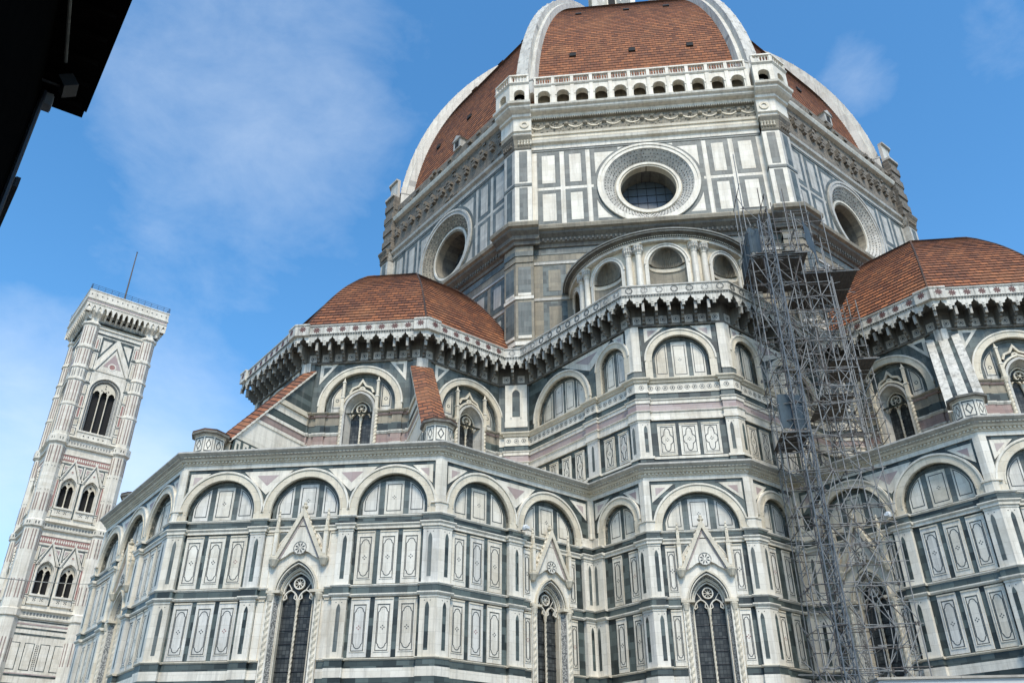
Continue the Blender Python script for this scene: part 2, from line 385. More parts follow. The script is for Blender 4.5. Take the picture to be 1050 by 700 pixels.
def slot(mb, x, z0, z1, d, w=.10, mat=None):
    mb.prism([(x-w, z0), (x+w, z0)]+parch(x, w, z1-.3, .3, 4)[::-1], d, d+.008, mat or random.choice((GREEN, GREEN, GREENL)))
    for dx in (-.14, .14): mb.prism([(x+dx-.03, z1+.05), (x+dx, z1+.02), (x+dx+.03, z1+.05), (x+dx, z1+.08)], d, d+.006, LINE)
def pilaster(mb, x0, x1, z0, z1, p, slots, m0=0., m1=0., sm=None):
    mb.bar(x0, x1, p, z0, z1, random.choice((WHITE, WHITE, WHITE2, WHITE3)), m0, m1)
    for x in slots:
        slot(mb, x, z0+.28, z1-.32, p)
    mb.bar(x0-.02, x1+.02, p+.03, z1-.12, z1-.002, WHITE, m0, m1)
def lunette(mb, cx, r, zs, stilt, d, kind=3, zb=None):
    """green field with white inlaid slabs, at depth d"""
    zc = zs+stilt; zb = zs if zb is None else zb
    pts = [(cx-r, zb), (cx+r, zb)]+[(cx+r*math.cos(a), zc+r*math.sin(a)) for a in [PI*i/20 for i in range(21)]]
    mb.prism(pts, d-.02, d, GREENM, False)
    rr = r-.15
    def side(xa, xb, n=7):
        f = lambda x: zc+math.sqrt(max(0, rr*rr-(x-cx)**2))
        return [(xa, zb+.12), (xb, zb+.12)]+[(xb+(xa-xb)*i/n, f(xb+(xa-xb)*i/n)) for i in range(n+1)]
    def slab(p):
        mb.prism(p, d, d+.03, random.choice((WHITE, WHITE, WHITE2, WHITE3)))
        x = sum(q[0] for q in p)/len(p); z = sum(q[1] for q in p)/len(p)
        k = [(x+(q[0]-x)*.74, z+(q[1]-z)*.80) for q in p]
        k = [q for i, q in enumerate(k) if i == 0 or (abs(q[0]-k[i-1][0])+abs(q[1]-k[i-1][1])) > .02]
        mb.band(k, .04, d+.03, d+.037, LINE, True); return x, z
    if kind == 3:
        w = r*.27; g = r*.165
        slab([(cx-w, zb+.12), (cx+w, zb+.12), (cx+w, zc+rr-.14), (cx-w, zc+rr-.14)])
        cross4(mb, cx, (zb+zc+rr)/2, .07, d+.03, LINE)
        slab(side(cx-rr*.97, cx-w-g)); slab(side(cx+w+g, cx+rr*.97))
    elif kind == 2:
        g = .13
        for q in (side(cx-rr*.95, cx-g), side(cx+g, cx+rr*.95)):
            x, z = slab(q); cross4(mb, x, z, .05, d+.03, LINE)
    else:
        g = .11; e = [cx-rr*.97, cx-rr*.5, cx, cx+rr*.5, cx+rr*.97]
        for i in range(4):
            x, z = slab(side(e[i]+(g if i else 0), e[i+1]-(g if i < 3 else 0))); cross4(mb, x, z, .05, d+.03, LINE)
def blind_arch(cx, r, zs, stilt, d_in, kind, wd=.45, n=24, legs=0.):
    """archivolt + recess lining + lunette as one part"""
    mb = MB(); zc = zs+stilt
    mb.ring(cx, zc, r, r+wd, 0, PI, n, d_in, .13, CREAM)
    mb.ring(cx, zc, r+wd-.07, r+wd+.03, 0, PI, n, 0, .18, WHITE)
    mb.ring(cx, zc, r+.02, r+.09, 0, PI, n, 0, .16, CREAM)
    mb.ring(cx, zc, r-.14, r-.005, 0, PI, n, d_in, d_in+.07, GREENM)
    for sx in (-1, 1):
        a, b = sorted((cx+sx*r, cx+sx*(r+wd)))
        mb.box(a, b, d_in, .13, zs-legs, zc, CREAM)
        a, b = sorted((cx+sx*(r-.14), cx+sx*(r-.005)))
        mb.box(a, b, d_in, d_in+.07, zs, zc, GREENM)
    if kind: lunette(mb, cx, r-.01, zs, stilt, d_in+.012, kind)
    return mb
def spandrels(mb, L, archs, zs, ztop, d0, mat=None, end=(.0, .0)):
    """wall above the springing with the arches cut out, and white/pink triangles in the spandrels"""
    mat = mat or GREEN
    x = 0.
    edges = []
    for i, (cx, r, st) in enumerate(archs):
        nx = L if i == len(archs)-1 else (cx+r+archs[i+1][0]-archs[i+1][1])/2
        mb.holed(x, nx, zs, ztop, [(cx-r, zs)]+[(cx-r*math.cos(PI*k/24), zs+st+r*math.sin(PI*k/24)) for k in range(25)]+[(cx+r, zs)], 0, d0, mat)
        edges.append((x, nx)); x = nx
def tri(mb, pts, d, inner=True, mat=None):
    mb.prism(pts, d, d+.03, WHITE)
    if inner:
        x = sum(p[0] for p in pts)/3; z = sum(p[1] for p in pts)/3
        mb.prism([(x+(p[0]-x)*.45, z+(p[1]-z)*.45) for p in pts], d+.03, d+.036, mat or PINK)
def spandrel_tris(mb, archs, wd, ztop, L, cl, cr, d=0.):
    """white triangles between arches (cl/cr: x of the corner strips)"""
    ro = [r+wd+.16 for _, r, _ in archs]
    zt = ztop-.22
    def xat(i, z, sgn):
        cx, r, st = archs[i]; zc = ZS+st; k = ro[i]**2-(z-zc)**2
        return cx+sgn*math.sqrt(max(0, k))
    for i in range(len(archs)-1):
        xm = (archs[i][0]+ro[i]+archs[i+1][0]-ro[i+1])/2
        z = zt-1.35
        while z < zt-.3 and xat(i+1, z, -1)-xat(i, z, 1) < .06: z += .03
        xm = (xat(i+1, z, -1)+xat(i, z, 1))/2
        tri(mb, [(xat(i, zt, 1)+.08, zt), (xm, z+.02), (xat(i+1, zt, -1)-.08, zt)], d)
    if cl is not None:
        z0 = zt-1.0; tri(mb, [(cl, zt), (cl, z0), (min(xat(0, zt, -1)-.06, cl+1.2), zt)], d) if xat(0, z0, -1) > cl+.02 or True else 0
    if cr is not None:
        z0 = zt-1.0; tri(mb, [(max(xat(len(archs)-1, zt, 1)+.06, cr-1.2), zt), (cr, z0), (cr, zt)], d)
def twisted(h, r, turns, n=12, step=.07):
    mb = MB(); k = max(2, int(h/step)); prev = None
    for i in range(k+1):
        z = h*i/k; row = []
        for j in range(n):
            a = 2*PI*j/n; rr = r*(1+.22*math.cos(2*(a-turns*2*PI*z/h)))
            row.append((rr*math.sin(a), rr*math.cos(a), z))
        if prev:
            for j in range(n):
                q = (j+1) % n; mb.face([prev[q], prev[j], row[j], row[q]], CREAM)
        prev = row
    mb.lathe(0, 0, [(r*1.25, h-.02), (r*1.5, h+.1), (r*1.9, h+.26), (r*1.9, h+.34), (0, h+.34)], CREAM, 10)
    return mb
ZS = 15.05                      # springing of the lower arches

# ---- a tall gothic window with gable (local origin at its axis)
def make_window_meshes():
    M = {}
    zb, zs, hw, hi = 3.2, 11.38, 1.02, .78
    f = MB()
    out = [(-hw, zb)]+parch(0, hw, zs, 1.5)+[(hw, zb)]
    inn = [(-hi, zb)]+parch(0, hi, zs, 1.1)+[(hi, zb)]
    mid = [(a[0]*.22+b[0]*.78, a[1]*.22+b[1]*.78) for a, b in zip(out, inn)]
    f.loft([(x, -.24, z) for x, z in mid], [(x, .06, z) for x, z in out], INLAY)
    f.loft([(x, -.26, z) for x, z in inn], [(x, -.24, z) for x, z in mid], WHITE)
    f.loft([(x, -.55, z) for x, z in inn], [(x, -.26, z) for x, z in inn], CREAM)
    f.band(mid, .05, -.26, -.18, CREAM)
    f.band(parch(0, hw+.03, zs, 1.54), .09, .0, .14, CREAM)
    f.band(parch(0, hw*.93, zs, 1.38), .05, -.12, .07, WHITE)
    for sx in (-1, 1):                                  # string course at capital height
        a, b = sorted((sx*.74, sx*1.42)); f.box(a, b, -.2, .22, zs-.06, zs+.07, CREAM)
        a, b = sorted((sx*1.02, sx*1.36)); f.box(a, b, 0, .12, zb, zs-.06, WHITE)
    M['frame'] = f.mesh('gothic_window')
    g = MB(); g.prism([(-hi, zb), (hi, zb)]+parch(0, hi, zs, 1.1)[::-1], -.60, -.56, GLASS, False); M['glass'] = g.mesh('glass')
    b = MB(); b.tube((-hi, -.545, 0), (hi, -.545, 0), .022, IRON, 5); M['bar'] = b.mesh('iron_bar')
    t = MB()                                            # tracery: two trefoil lancets and a rose
    lz = zs-.28; zr = zs+.50
    for cx in (-.39, .39):
        t.band(parch(cx, .34, lz, .46, 6), .06, -.50, -.36, WHITE)
        for sx in (-1, 1): t.band([(cx+sx*.34, lz-.02), (cx+sx*.19, lz+.08), (cx+sx*.22, lz+.26)], .045, -.48, -.38, WHITE)
    t.ring(0, zr, .23, .29, 0, 2*PI, 18, -.50, -.36, WHITE)
    for k in range(8):
        a = k*PI/4; t.tube((.06*math.cos(a), -.43, zr+.06*math.sin(a)), (.23*math.cos(a), -.43, zr+.23*math.sin(a)), .022, WHITE, 5)
    t.ring(0, zr, .0, .07, 0, 2*PI, 8, -.48, -.38, WHITE)
    t.band(parch(0, hi-.04, zs, 1.02), .07, -.50, -.36, WHITE)
    for sx in (-1, 1): t.tube((sx*.36, -.43, zs+.22), (sx*.56, -.43, zs+.52), .025, WHITE, 5)
    M['tracery'] = t.mesh('tracery')
    M['mullion'] = twisted(zs-.58-zb, .058, 16).mesh('mullion', True)
    M['column'] = twisted(zs-.42-zb, .105, 12).mesh('twisted_column', True)
    q = MB()                                            # gable
    zt, zg = 15.35, 12.95
    q.prism([(-1.12, zg), (-.98, zg)]+[(x, z+.02) for x, z in parch(0, .98, zs+1.0, 1.0, 6) if z > zg+.0]+[(.98, zg), (1.12, zg), (0, zt-.18)], -.05, .16, WHITE)
    q.band([(-1.2, zg-.05), (0, zt), (1.2, zg-.05)], .2, -.05, .30, CREAM)
    q.band([(-.98, zg+.02), (0, zt-.38), (.98, zg+.02)], .05, .16, .19, PINK)
    for k in range(9):                                  # crockets up both rakes
        u = (k+.6)/9.3
        for sx in (-1, 1):
            x, z = sx*1.3*(1-u), zg+(zt+.1-zg)*u+.03
            q.lathe(x, .16, [(0, z-.10), (.075, z-.06), (.095, z), (.05, z+.09), (0, z+.12)], CREAM, 6)
    q.lathe(0, .14, [(.05, zt), (.06, zt+.14), (.16, zt+.20), (.17, zt+.27), (.07, zt+.33), (.10, zt+.42), (0, zt+.52)], CREAM, 8)
    zr = 13.50
    q.ring(0, zr, .30, .335, 0, 2*PI, 24, .16, .19, INLAY); q.ring(0, zr, .0, .3, 0, 2*PI, 16, .16, .172, WHITE)
    for k in range(8):
        a = k*PI/4+.39; q.prism([(x, z) for x, z in [(.06*math.cos(a), zr+.06*math.sin(a)), (.2*math.cos(a-.2), zr+.2*math.sin(a-.2)), (.28*math.cos(a), zr+.28*math.sin(a)), (.2*math.cos(a+.2), zr+.2*math.sin(a+.2))]], .17, .182, LINE)
    M['gable'] = q.mesh('gable')
    p = MB()                                            # pinnacle
    p.lathe(0, .16, [(0, 12.55), (.12, 12.62), (.2, 12.80), (.26, 12.92), (.26, 13.02), (.15, 13.06)], CREAM, 8, )
    p.box(-.11, .11, .05, .27, 13.0, 14.35, CREAM)
    p.box(-.075, .075, .27, .285, 13.15, 14.15, WHITE)
    p.prism([(-.13, 14.3), (.13, 14.3), (0, 14.72)], .03, .29, CREAM)
    p.box(-.075, .075, .085, .235, 14.35, 14.85, CREAM)
    p.lathe(0, .16, [(.10, 14.85), (.06, 15.1), (.09, 15.14), (.03, 15.3), (.06, 15.36), (0, 15.5)], CREAM, 6)
    M['pinnacle'] = p.mesh('pinnacle')
    return M
WIN = make_window_meshes()
def put_window(F, cx, z=0.):
    w = F.put('gothic_window', WIN['frame'], cx, z)
    for k in ('glass', 'tracery', 'gable'): obj(k, WIN[k], w)
    for i in range(13): obj('iron_bar', WIN['bar'], w, Matrix.Translation((0, 0, 3.5+.62*i)))
    obj('mullion', WIN['mullion'], w, Matrix.Translation((0, .44, 3.2)))
    for sx in (-1, 1):
        obj('twisted_column', WIN['column'], w, Matrix.Translation((sx*1.2, -.08, 3.2)))
        obj('pinnacle', WIN['pinnacle'], w, Matrix.Translation((sx*1.27, 0, 0)))
    return w

# ------------------------------------------------------------------ the cathedral
CATH = thing('cathedral', 'huge domed cathedral of white, green and pink marble with red tiled domes', 'cathedral')
# lower tier ---------------------------------------------------------
LOW_BANDS = [  # z0, z1, depth, material, also: rounded ledges
    (14.93, 15.05, .12, 'W'), (14.63, 14.925, .05, 'G'), (14.48, 14.625, .16, 'W'), (14.36, 14.475, .09, 'W'),
    (11.50, 11.62, .12, 'W'), (11.20, 11.495, .05, 'G'), (11.05, 11.195, .14, 'W'),
    (8.16, 8.27, .12, 'C'), (7.84, 8.155, .05, 'G'), (7.42, 7.835, .07, 'W'), (7.06, 7.415, .06, 'G'), (6.92, 7.055, .13, 'W'),
    (4.10, 4.22, .12, 'W'), (3.76, 4.095, .06, 'G'), (3.3, 3.755, .08, 'W'), (2.9, 3.295, .06, 'G'), (2.1, 2.895, .14, 'W'), (1.6, 2.095, .10, 'G'), (.45, 1.595, .22, 'W'), (0, .445, .5, 'W')]
MM = {'W': WHITE, 'G': GREEN, 'C': CREAM, 'P': PINK}
def bands(mb, L, m0, m1, table, piers, holes=()):
    """horizontal bands, stepping out over the piers; holes = x ranges the bands leave free below z lim"""
    segs = []
    x = 0.
    for a, b, p in piers:
        if a > x+.001: segs.append((x, a, 0))
        segs.append((a, b, p)); x = b
    if x < L-.001: segs.append((x, L, 0))
    for z0, z1, d, k in table:
        for a, b, p in segs:
            cut = [(a, b)]
            for h0, h1, lim in holes:
                if z1 < lim:
                    nc = []
                    for q0, q1 in cut:
                        if h0 > q0: nc.append((q0, min(q1, h0)))
                        if h1 < q1: nc.append((max(q0, h1), q1))
                    cut = [q for q in nc if q[1]-q[0] > .01]
            for q0, q1 in cut:
                ml = m0 if q0 < .001 else 0.; mr = m1 if q1 > L-.001 else 0.
                dd = d+p; gl = 0.; gr = 0.
                e = (d if p else 0.)
                xa = q0-(e if (p and ml == 0 and q0 == a) else 0); xb = q1+(e if (p and mr == 0 and q1 == b) else 0)
                if d > .1: prof = [(0, z0), (dd*.0+p+d*.55, z0), (dd, z0+(z1-z0)*.55), (dd, z1-.012), (dd-.03, z1), (0, z1)]
                else: prof = [(0, z0), (dd, z0), (dd, z1), (0, z1)]
                mb.mould(xa, xb, prof, MM[k], ml, mr)
def cornice(L, m0, m1):
    mb = MB()
    mb.mould(0, L, [(0, 17.86), (.07, 17.86), (.07, 18.1), (0, 18.1)], WHITE, m0, m1)
    mb.mould(0, L, [(0, 18.10), (.12, 18.10), (.14, 18.17), (.14, 18.25), (.26, 18.29), (.30, 18.36), (.30, 18.40), (0, 18.40)], CREAM, m0, m1)
    mb.mould(0, L, [(0, 18.40), (.34, 18.40), (.42, 18.49), (.42, 18.51), (.52, 18.58), (.60, 18.64), (.60, 18.72), (.55, 18.75), (0, 18.80)], GREY, m0, m1)
    n = int((L)/.2)
    for i in range(n):
        x = (i+.5)*L/n
        if (m0 < 0 and x < .35) or (m1 < 0 and x > L-.35): continue
        mb.box(x-.055, x+.055, .12, .215, 18.175, 18.27, CREAM)
        mb.prism([(x-.05, 18.44), (x+.05, 18.44), (x+.09, 18.50), (x-.09, 18.50)], .36, .44, CREAM)
    return mb
def lower_face(F, m0, m1, archs, piers, panels, windows=(), slabs=(), strips=(True, True), tris=(None, None)):
    """archs (cx, r, stilt, kind); piers (x0,x1,[slot x]); panels [(x0,x1)]; windows [cx]"""
    L = F.L
    mb = MB()
    holes = [(cx-1.4, cx+1.4, 14.0) for cx in windows]
    # field
    cuts = sorted(windows)
    x = 0.
    for cx in cuts:
        mb.box(x, cx-1.5, -.5, 0, 0, 14.4, GREEN)
        mb.holed(cx-1.5, cx+1.5, 3.0, 14.4, opening(cx, 1.02, 3.0, 11.38, 1.5), 0, -.3, WHITE)
        mb.box(cx-1.5, cx+1.5, -.5, 0, 0, 3.0, WHITE)
        x = cx+1.5
    mb.box(x, L, -.5, 0, 0, 14.4, GREEN)
    mb.box(0, L, -.5, 0, 14.4, ZS, GREEN)
    A = [(a[0], a[1], a[2]) for a in archs]
    spandrels(mb, L, A, ZS, 17.9, -.42)
    spandrel_tris(mb, A, .45, 17.88, L, *tris)
    P = [(a, b, .22) for a, b, _ in piers]
    bands(mb, L, m0, m1, LOW_BANDS, P, holes)
    for a, b, sl in piers:
        ml = m0 if a < .001 else 0; mr = m1 if b > L-.001 else 0
        for z0, z1 in ((11.62, 14.36), (8.27, 11.05), (4.22, 6.92)):
            pilaster(mb, a, b, z0, z1, .22, sl, ml, mr)
    for a, b in panels:
        for z0, z1 in ((11.66, 14.26), (8.31, 10.99), (4.26, 6.86)): inlaid_panel(mb, a, b, z0, z1)
    for a, b in slabs:
        for z0, z1 in ((11.64, 14.3), (8.29, 11.03), (4.24, 6.9)):
            mb.box(a, b, -.02, .05, z0, z1, WHITE); mb.box(a-.02, b+.02, 0, .09, z1-.08, z1, CREAM)
    for cx in windows:                                  # green/white triangles beside the gable
        for sx in (-1, 1):
            t = [(cx+sx*1.45, 14.3), (cx+sx*1.42, 13.35), (cx+sx*.75, 14.3)]
            t = t if sx < 0 else t[::-1]
            mb.prism(t, 0, .012, GREENL); mb.band([t[0], t[1], t[2]], .06, .0, .02, WHITE, True)
    # corner strips and arch feet
    if strips[0]: mb.bar(0, .27, .14, ZS+.55, 17.86, WHITE, m0, 0)
    if strips[1]: mb.bar(L-.27, L, .14, ZS+.55, 17.86, WHITE, 0, m1)
    if strips[0]: mb.bar(0, archs[0][0]-archs[0][1]-.45+.02, .2, ZS, ZS+.5, WHITE, m0, 0); mb.bar(0, .42, .25, ZS+.5, ZS+.56, WHITE, m0, 0)
    if strips[1]: mb.bar(archs[-1][0]+archs[-1][1]+.43, L, .2, ZS, ZS+.5, WHITE, 0, m1); mb.bar(L-.42, L, .25, ZS+.5, ZS+.56, WHITE, 0, m1)
    F.add('marble_wall', mb)
    F.add('cornice', cornice(L, m0, m1))
    for cx, r, st, k in archs: F.add('blind_arch', blind_arch(cx, r, ZS, st, -.24, k))
    for cx in windows: put_window(F, cx)

OX, OV, RL = 20.03, 20.12, 16.67
HL = RL*T22
u1 = OX+RL
PR = (u1, -OV+HL); PL = (u1, -OV-HL); PLL = (PL[0]-2*HL*C, PL[1]-2*HL*C)
UC, WC = 32.32, 2.78
PC = (UC, -WC)
s_ = (UC-WC-PR[0]-PR[1])/(2*C); PIc = (UC-C*s_, -WC-C*s_)
LE = (PR[0]-PIc[0])/C; LS = s_
mir = lambda p: (p[0], -p[1])
def three_bay(F, win):
    h = F.L/2; sp = 4.5
    A = [(h-sp, 1.8, .36, 3), (h, 1.8, .36, 3), (h+sp, 1.8, .36, 3)]
    pil = [(0, .72, [.36]), (h-2.64, h-1.9, [h-2.27]), (h+1.9, h+2.64, [h+2.27]), (F.L-.72, F.L, [F.L-.36])]
    pan = [(h+s*4.43+o-.455, h+s*4.43+o+.455) for s in (-1, 1) for o in (-1.15, 0, 1.15)]
    lower_face(F, T22, T22, A, pil, pan, [h], [(h-1.86, h-1.5), (h+1.5, h+1.86)], tris=(.42, F.L-.42))
def two_bay(F):
    L = F.L
    A = [(2.58, 1.82, .34, 3), (7.22, 1.9, .26, 3)]
    pil = [(0, .66, [.36]), (4.28, 5.16, [4.78]), (L-.92, L, [L-.5])]
    pan = [(.80, 1.66), (1.91, 2.77), (3.02, 3.92), (5.36, 5.84), (8.54, 9.06)]
    lower_face(F, T22, -1, A, pil, pan, [7.2], [], strips=(True, True), tris=(.42, L-.4))
def one_bay(F):
    L = F.L
    A = [(L-2.0, 1.18, .8, 2)]
    pil = [(0, .95, [.42]), (L-.6, L, [L-.36])]
    pan = [(L-2.72, L-2.02), (L-1.48, L-.80)]
    lower_face(F, -1, T22, A, pil, pan, [], [], strips=(True, True), tris=(.4, L-.40))
def front_bay(F):
    L = F.L; h = L/2
    A = [(h, 2.02, .08, 3)]
    pil = [(0, .56, [.32]), (L-.56, L, [L-.32])]
    lower_face(F, T22, T22, A, pil, [(h-1.98, h-1.42), (h+1.42, h+1.98)], [h], [], tris=(.36, L-.36))
f_TS = Face(CATH, PLL, -45, 2*HL); three_bay(f_TS, True)
f_TSE = Face(CATH, PL, 0, 2*HL); three_bay(f_TSE, True)
f_TE = Face(CATH, PR, 45, LE); two_bay(f_TE)
f_S = Face(CATH, PIc, -45, LS); one_bay(f_S)
f_F = Face(CATH, PC, 0, 2*WC); front_bay(f_F)
f_E = Face(CATH, mir(PC), 45, LS, True); one_bay(f_E)
f_ES = Face(CATH, mir(PIc), -45, LE, True); two_bay(f_ES)
f_ESE = Face(CATH, mir(PR), 0, 2*HL); three_bay(f_ESE, True)
# solid cores, roofs of the lower tier
UP, W2 = 31.9, 2.75            # upper sacristy front
R2 = 9.4; H2 = R2*T22
SL = 9.8                       # length of the oblique upper wall
PE = (UP-SL*C, -W2-SL*C)       # end of the oblique wall
def shrink_oct(ov, r): return [(OX+r/math.cos(PI/8)*math.cos(R(22.5+45*k)), ov+r/math.cos(PI/8)*math.sin(R(22.5+45*k))) for k in range(8)]
core = MB()
for sg in (-1, 1):
    poly_core(core, shrink_oct(sg*OV, RL-.75), 0, 18.6, GREY)
    poly_core(core, shrink_oct(sg*OV, R2-.75), 17, 30, GREY)
    o, i = shrink_oct(sg*OV, RL+.3), shrink_oct(sg*OV, R2)
    for k in range(8):
        j = (k+1) % 8; core.face([(o[k][0], -o[k][1], 18.72), (o[j][0], -o[j][1], 18.72), (i[j][0], -i[j][1], 19.6), (i[k][0], -i[k][1], 19.6)], GREY)
sac = [(UC-.75, -WC+.3), (UC-.75, WC-.3), (PIc[0]-.9, -PIc[1]+.3), (10, 12), (10, -12), (PIc[0]-.9, PIc[1]-.3)]
poly_core(core, sac, 0, 18.7, GREY)
sac2 = [(UP-.4, -W2+.2), (UP-.4, W2-.2), (PE[0]-.3, -PE[1]-.2), (PE[0]-.3, 13), (10, 13), (10, -13), (PE[0]-.3, -13), (PE[0]-.3, PE[1]+.2)]
poly_core(core, sac2, 17, 29.4, GREY)
obj('inner_masonry', core, CATH)
# upper tier ---------------------------------------------------------
UPB = [(18.75, 18.95, .14, 'W'), (18.95, 19.28, .05, 'G'), (19.28, 19.42, .10, 'W'),
       (21.66, 21.82, .10, 'W'), (21.82, 22.14, .05, 'W'), (22.14, 22.24, .12, 'W'), (22.24, 22.68, .05, 'P'), (22.68, 22.86, .10, 'W'), (22.86, 22.98, .16, 'W'),
       (22.98, 23.36, .05, 'G'), (23.36, 23.44, .10, 'W'), (23.44, 24.0, .04, 'W'), (24.0, 24.14, .14, 'C'), (24.14, 24.33, .24, 'C')]
def frieze(mb, x0, x1, d=.04):
    n = max(1, int((x1-x0)/.42))
    for i in range(n):
        x = x0+(i+.5)*(x1-x0)/n; z = 23.72
        mb.ring(x, z, .12, .165, 0, 2*PI, 6, d, d+.012, INLAY); mb.ring(x, z, 0, .06, 0, 2*PI, 5, d, d+.010, LINE)
ZU = 24.33
def upper_wall(F, m0, m1, archs, piers, panels, zrow=(19.5, 21.42), extra=None):
    L = F.L; mb = MB()
    mb.box(0, L, -.45, 0, 18.3, ZU, GREEN)
    A = [(a[0], a[1], a[2]) for a in archs]
    if A: 
        global ZS
        keep = ZS; ZS = ZU
        spandrels(mb, L, A, ZU, 28.3, -.3)
        spandrel_tris(mb, A, .42, 28.05, L, piers[0][1]+.12 if piers and piers[0][0] < .01 else None, piers[-1][0]-.12 if piers and piers[-1][1] > L-.01 else None)
        ZS = keep
    else: mb.box(0, L, -.45, 0, ZU, 28.3, GREEN)
    P = [(a, b, .16) for a, b, _ in piers]
    bands(mb, L, m0, m1, UPB, P)
    x = 0
    for a, b, p in P+[(L, L, 0)]:
        if a-x > .3: frieze(mb, x, a)
        if b > a: frieze(mb, a, b, .20)
        x = b
    for a, b, sl in piers:
        ml = m0 if a < .001 else 0; mr = m1 if b > L-.001 else 0
        pilaster(mb, a, b, 19.42, 21.66, .16, sl, ml, mr)
        w0, w1 = (a, a+.42) if a < .01 else ((b-.42, b) if b > L-.01 else (a, b))
        if a < .01 or b > L-.01:
            mb.bar(w0, w1, .12, ZU, 28.0, WHITE, ml, mr); mb.bar(w0, w1, .2, ZU, ZU+.45, GREENL, ml, mr); mb.bar(w0, w1, .24, ZU+.45, ZU+.53, WHITE, ml, mr)
    for a, b in panels: inlaid_panel(mb, a, b, *zrow, 0., 1)
    F.add('upper_wall', mb)
    for cx, r, st, k in archs: F.add('blind_arch', blind_arch(cx, r, ZU, st, -.26, k, .42))
# galleries ----------------------------------------------------------
STAR = plain('dark_red_inlay', (.13, .05, .04), .6)
rnd_ = lambda x: random.random() < .5
def corbel_mesh():
    mb = MB(); pr = [(0, 27.86), (.13, 27.86), (.17, 27.99), (.32, 28.0), (.36, 28.16), (.52, 28.17), (.56, 28.33), (.71, 28.34), (.75, 28.5), (.90, 28.51), (.92, 29.1), (0, 29.1)]
    mb.mould(-.075, .075, pr, DKST); mb.mould(-.08, .08, [(.72, 28.52), (.94, 28.52), (.96, 29.1), (.72, 29.1)], GREY); return mb.mesh('corbel')  # dark bracket body: shade below the gallery put into its colour
CORBEL = corbel_mesh()
def gallery(F, m0, m1, n, motif, boxes=(False, False), ov=1.1):
    L = F.L; k = ov
    fx0, fx1 = -m0*k, L+m1*k           # front plane ends
    mb = MB()
    mb.mould(0, L, [(0, 27.9), (.14, 27.9), (.16, 28.0), (.05, 28.04), (.05, 29.44), (0, 29.44)], DKST, m0, m1)  # back wall, arch reveals and soffit painted dark for the recess shade
    sp = L/n
    # little pointed arches carried by the corbels
    w = (fx1-fx0)/n
    for i in range(n):
        a, b = fx0+i*w, fx0+(i+1)*w; cx = (a+b)/2; hw = w/2-.085
        path = [(cx-hw, 28.72), (cx-hw, 28.84), (cx-hw*.95, 28.98), (cx-hw*.55, 29.0), (cx-hw*.5, 29.14), (cx-hw*.18, 29.24), (cx, 29.43), (cx+hw*.18, 29.24), (cx+hw*.5, 29.14), (cx+hw*.55, 29.0), (cx+hw*.95, 28.98), (cx+hw, 28.84), (cx+hw, 28.72)]
        mb.holed(a, b, 28.72, 29.48, path, k, k-.2, GWHITE, DKST)
        for q in range(3): mb.box(a-.06, a+.06, k-.02, k+.045, 28.74+q*.15, 28.82+q*.15, GWHITE)
        la, lb = sp*i, sp*(i+1); lc = (la+lb)/2
        if n < 30:
            mb.box(lc-.25, lc+.25, .05, .10, 28.08, 28.62, GWHITE); mb.ring(lc, 28.35, .0, .07, 0, 2*PI, 8, .10, .11, LINE); mb.ring(lc, 28.35, .12, .17, 0, 2*PI, 10, .10, .11, INLAY)
    mb.face([(0, 0, 29.42), (L, 0, 29.42), (fx1, k, 29.42), (fx0, k, 29.42)][::-1], DKST)
    mb.mould(0, L, [(k-.1, 29.46), (k+.03, 29.46), (k+.03, 29.53), (k+.08, 29.56), (k+.08, 29.60), (0, 29.60)], GWHITE, m0, m1)
    mb.mould(0, L, [(k-.18, 29.60), (k, 29.60), (k, 30.2), (k-.18, 30.2)], GWHITE, m0, m1)
    mb.mould(0, L, [(k-.24, 30.18), (k+.06, 30.18), (k+.06, 30.27), (k-.24, 30.29)], GREY, m0, m1)
    nd = int((fx1-fx0)/.17)
    for i in range(nd):
        x = fx0+(i+.5)*(fx1-fx0)/nd; mb.box(x-.05, x+.05, k+.03, k+.07, 29.475, 29.535, LINE)
    npan = max(1, round((fx1-fx0)/.86))
    for i in range(npan):
        x = fx0+(i+.5)*(fx1-fx0)/npan; z = 29.9; d = k
        if (boxes[0] and i == 0) or (boxes[1] and i == npan-1): d = k+.2
        if i: mb.box(fx0+i*(fx1-fx0)/npan-.012, fx0+i*(fx1-fx0)/npan+.012, d, d+.02, 29.7, 30.17, GREY)
        if motif == 'star':
            for q in range(8):
                a = q*PI/4; mb.prism([(x, z), (x+.17*math.cos(a-.3), z+.17*math.sin(a-.3)), (x+.25*math.cos(a), z+.25*math.sin(a)), (x+.17*math.cos(a+.3), z+.17*math.sin(a+.3))], d, d+.012, STAR)
        else:
            mb.ring(x, z, .17, .235, 0, 2*PI, 12, d, d+.012, LINE if rnd_(x) else INLAY)
            for q in range(6):
                a = q*PI/3; mb.prism([(x+.13*math.cos(a)-.03, z+.13*math.sin(a)-.03), (x+.13*math.cos(a)+.03, z+.13*math.sin(a)-.03), (x+.13*math.cos(a), z+.13*math.sin(a)+.04)], d, d+.01, LINE if q % 2 else INLAY)
    bw = (fx1-fx0)/npan
    for s_, on in ((0, boxes[0]), (1, boxes[1])):
        if not on: continue
        x0, x1 = (-.0, bw-m0*0-fx0*0) if s_ == 0 else (L-bw, L)
        if s_ == 0: x1 = fx0+bw
        else: x0 = fx1-bw
        mb.mould(x0 if s_ else 0, x1 if not s_ else L, [(k, 29.44), (k+.2, 29.46), (k+.2, 30.18), (k+.25, 30.18), (k+.25, 30.29), (k-.2, 30.30)], GWHITE, 0 if s_ else m0, m1 if s_ else 0)
    g = F.add('gallery', mb)
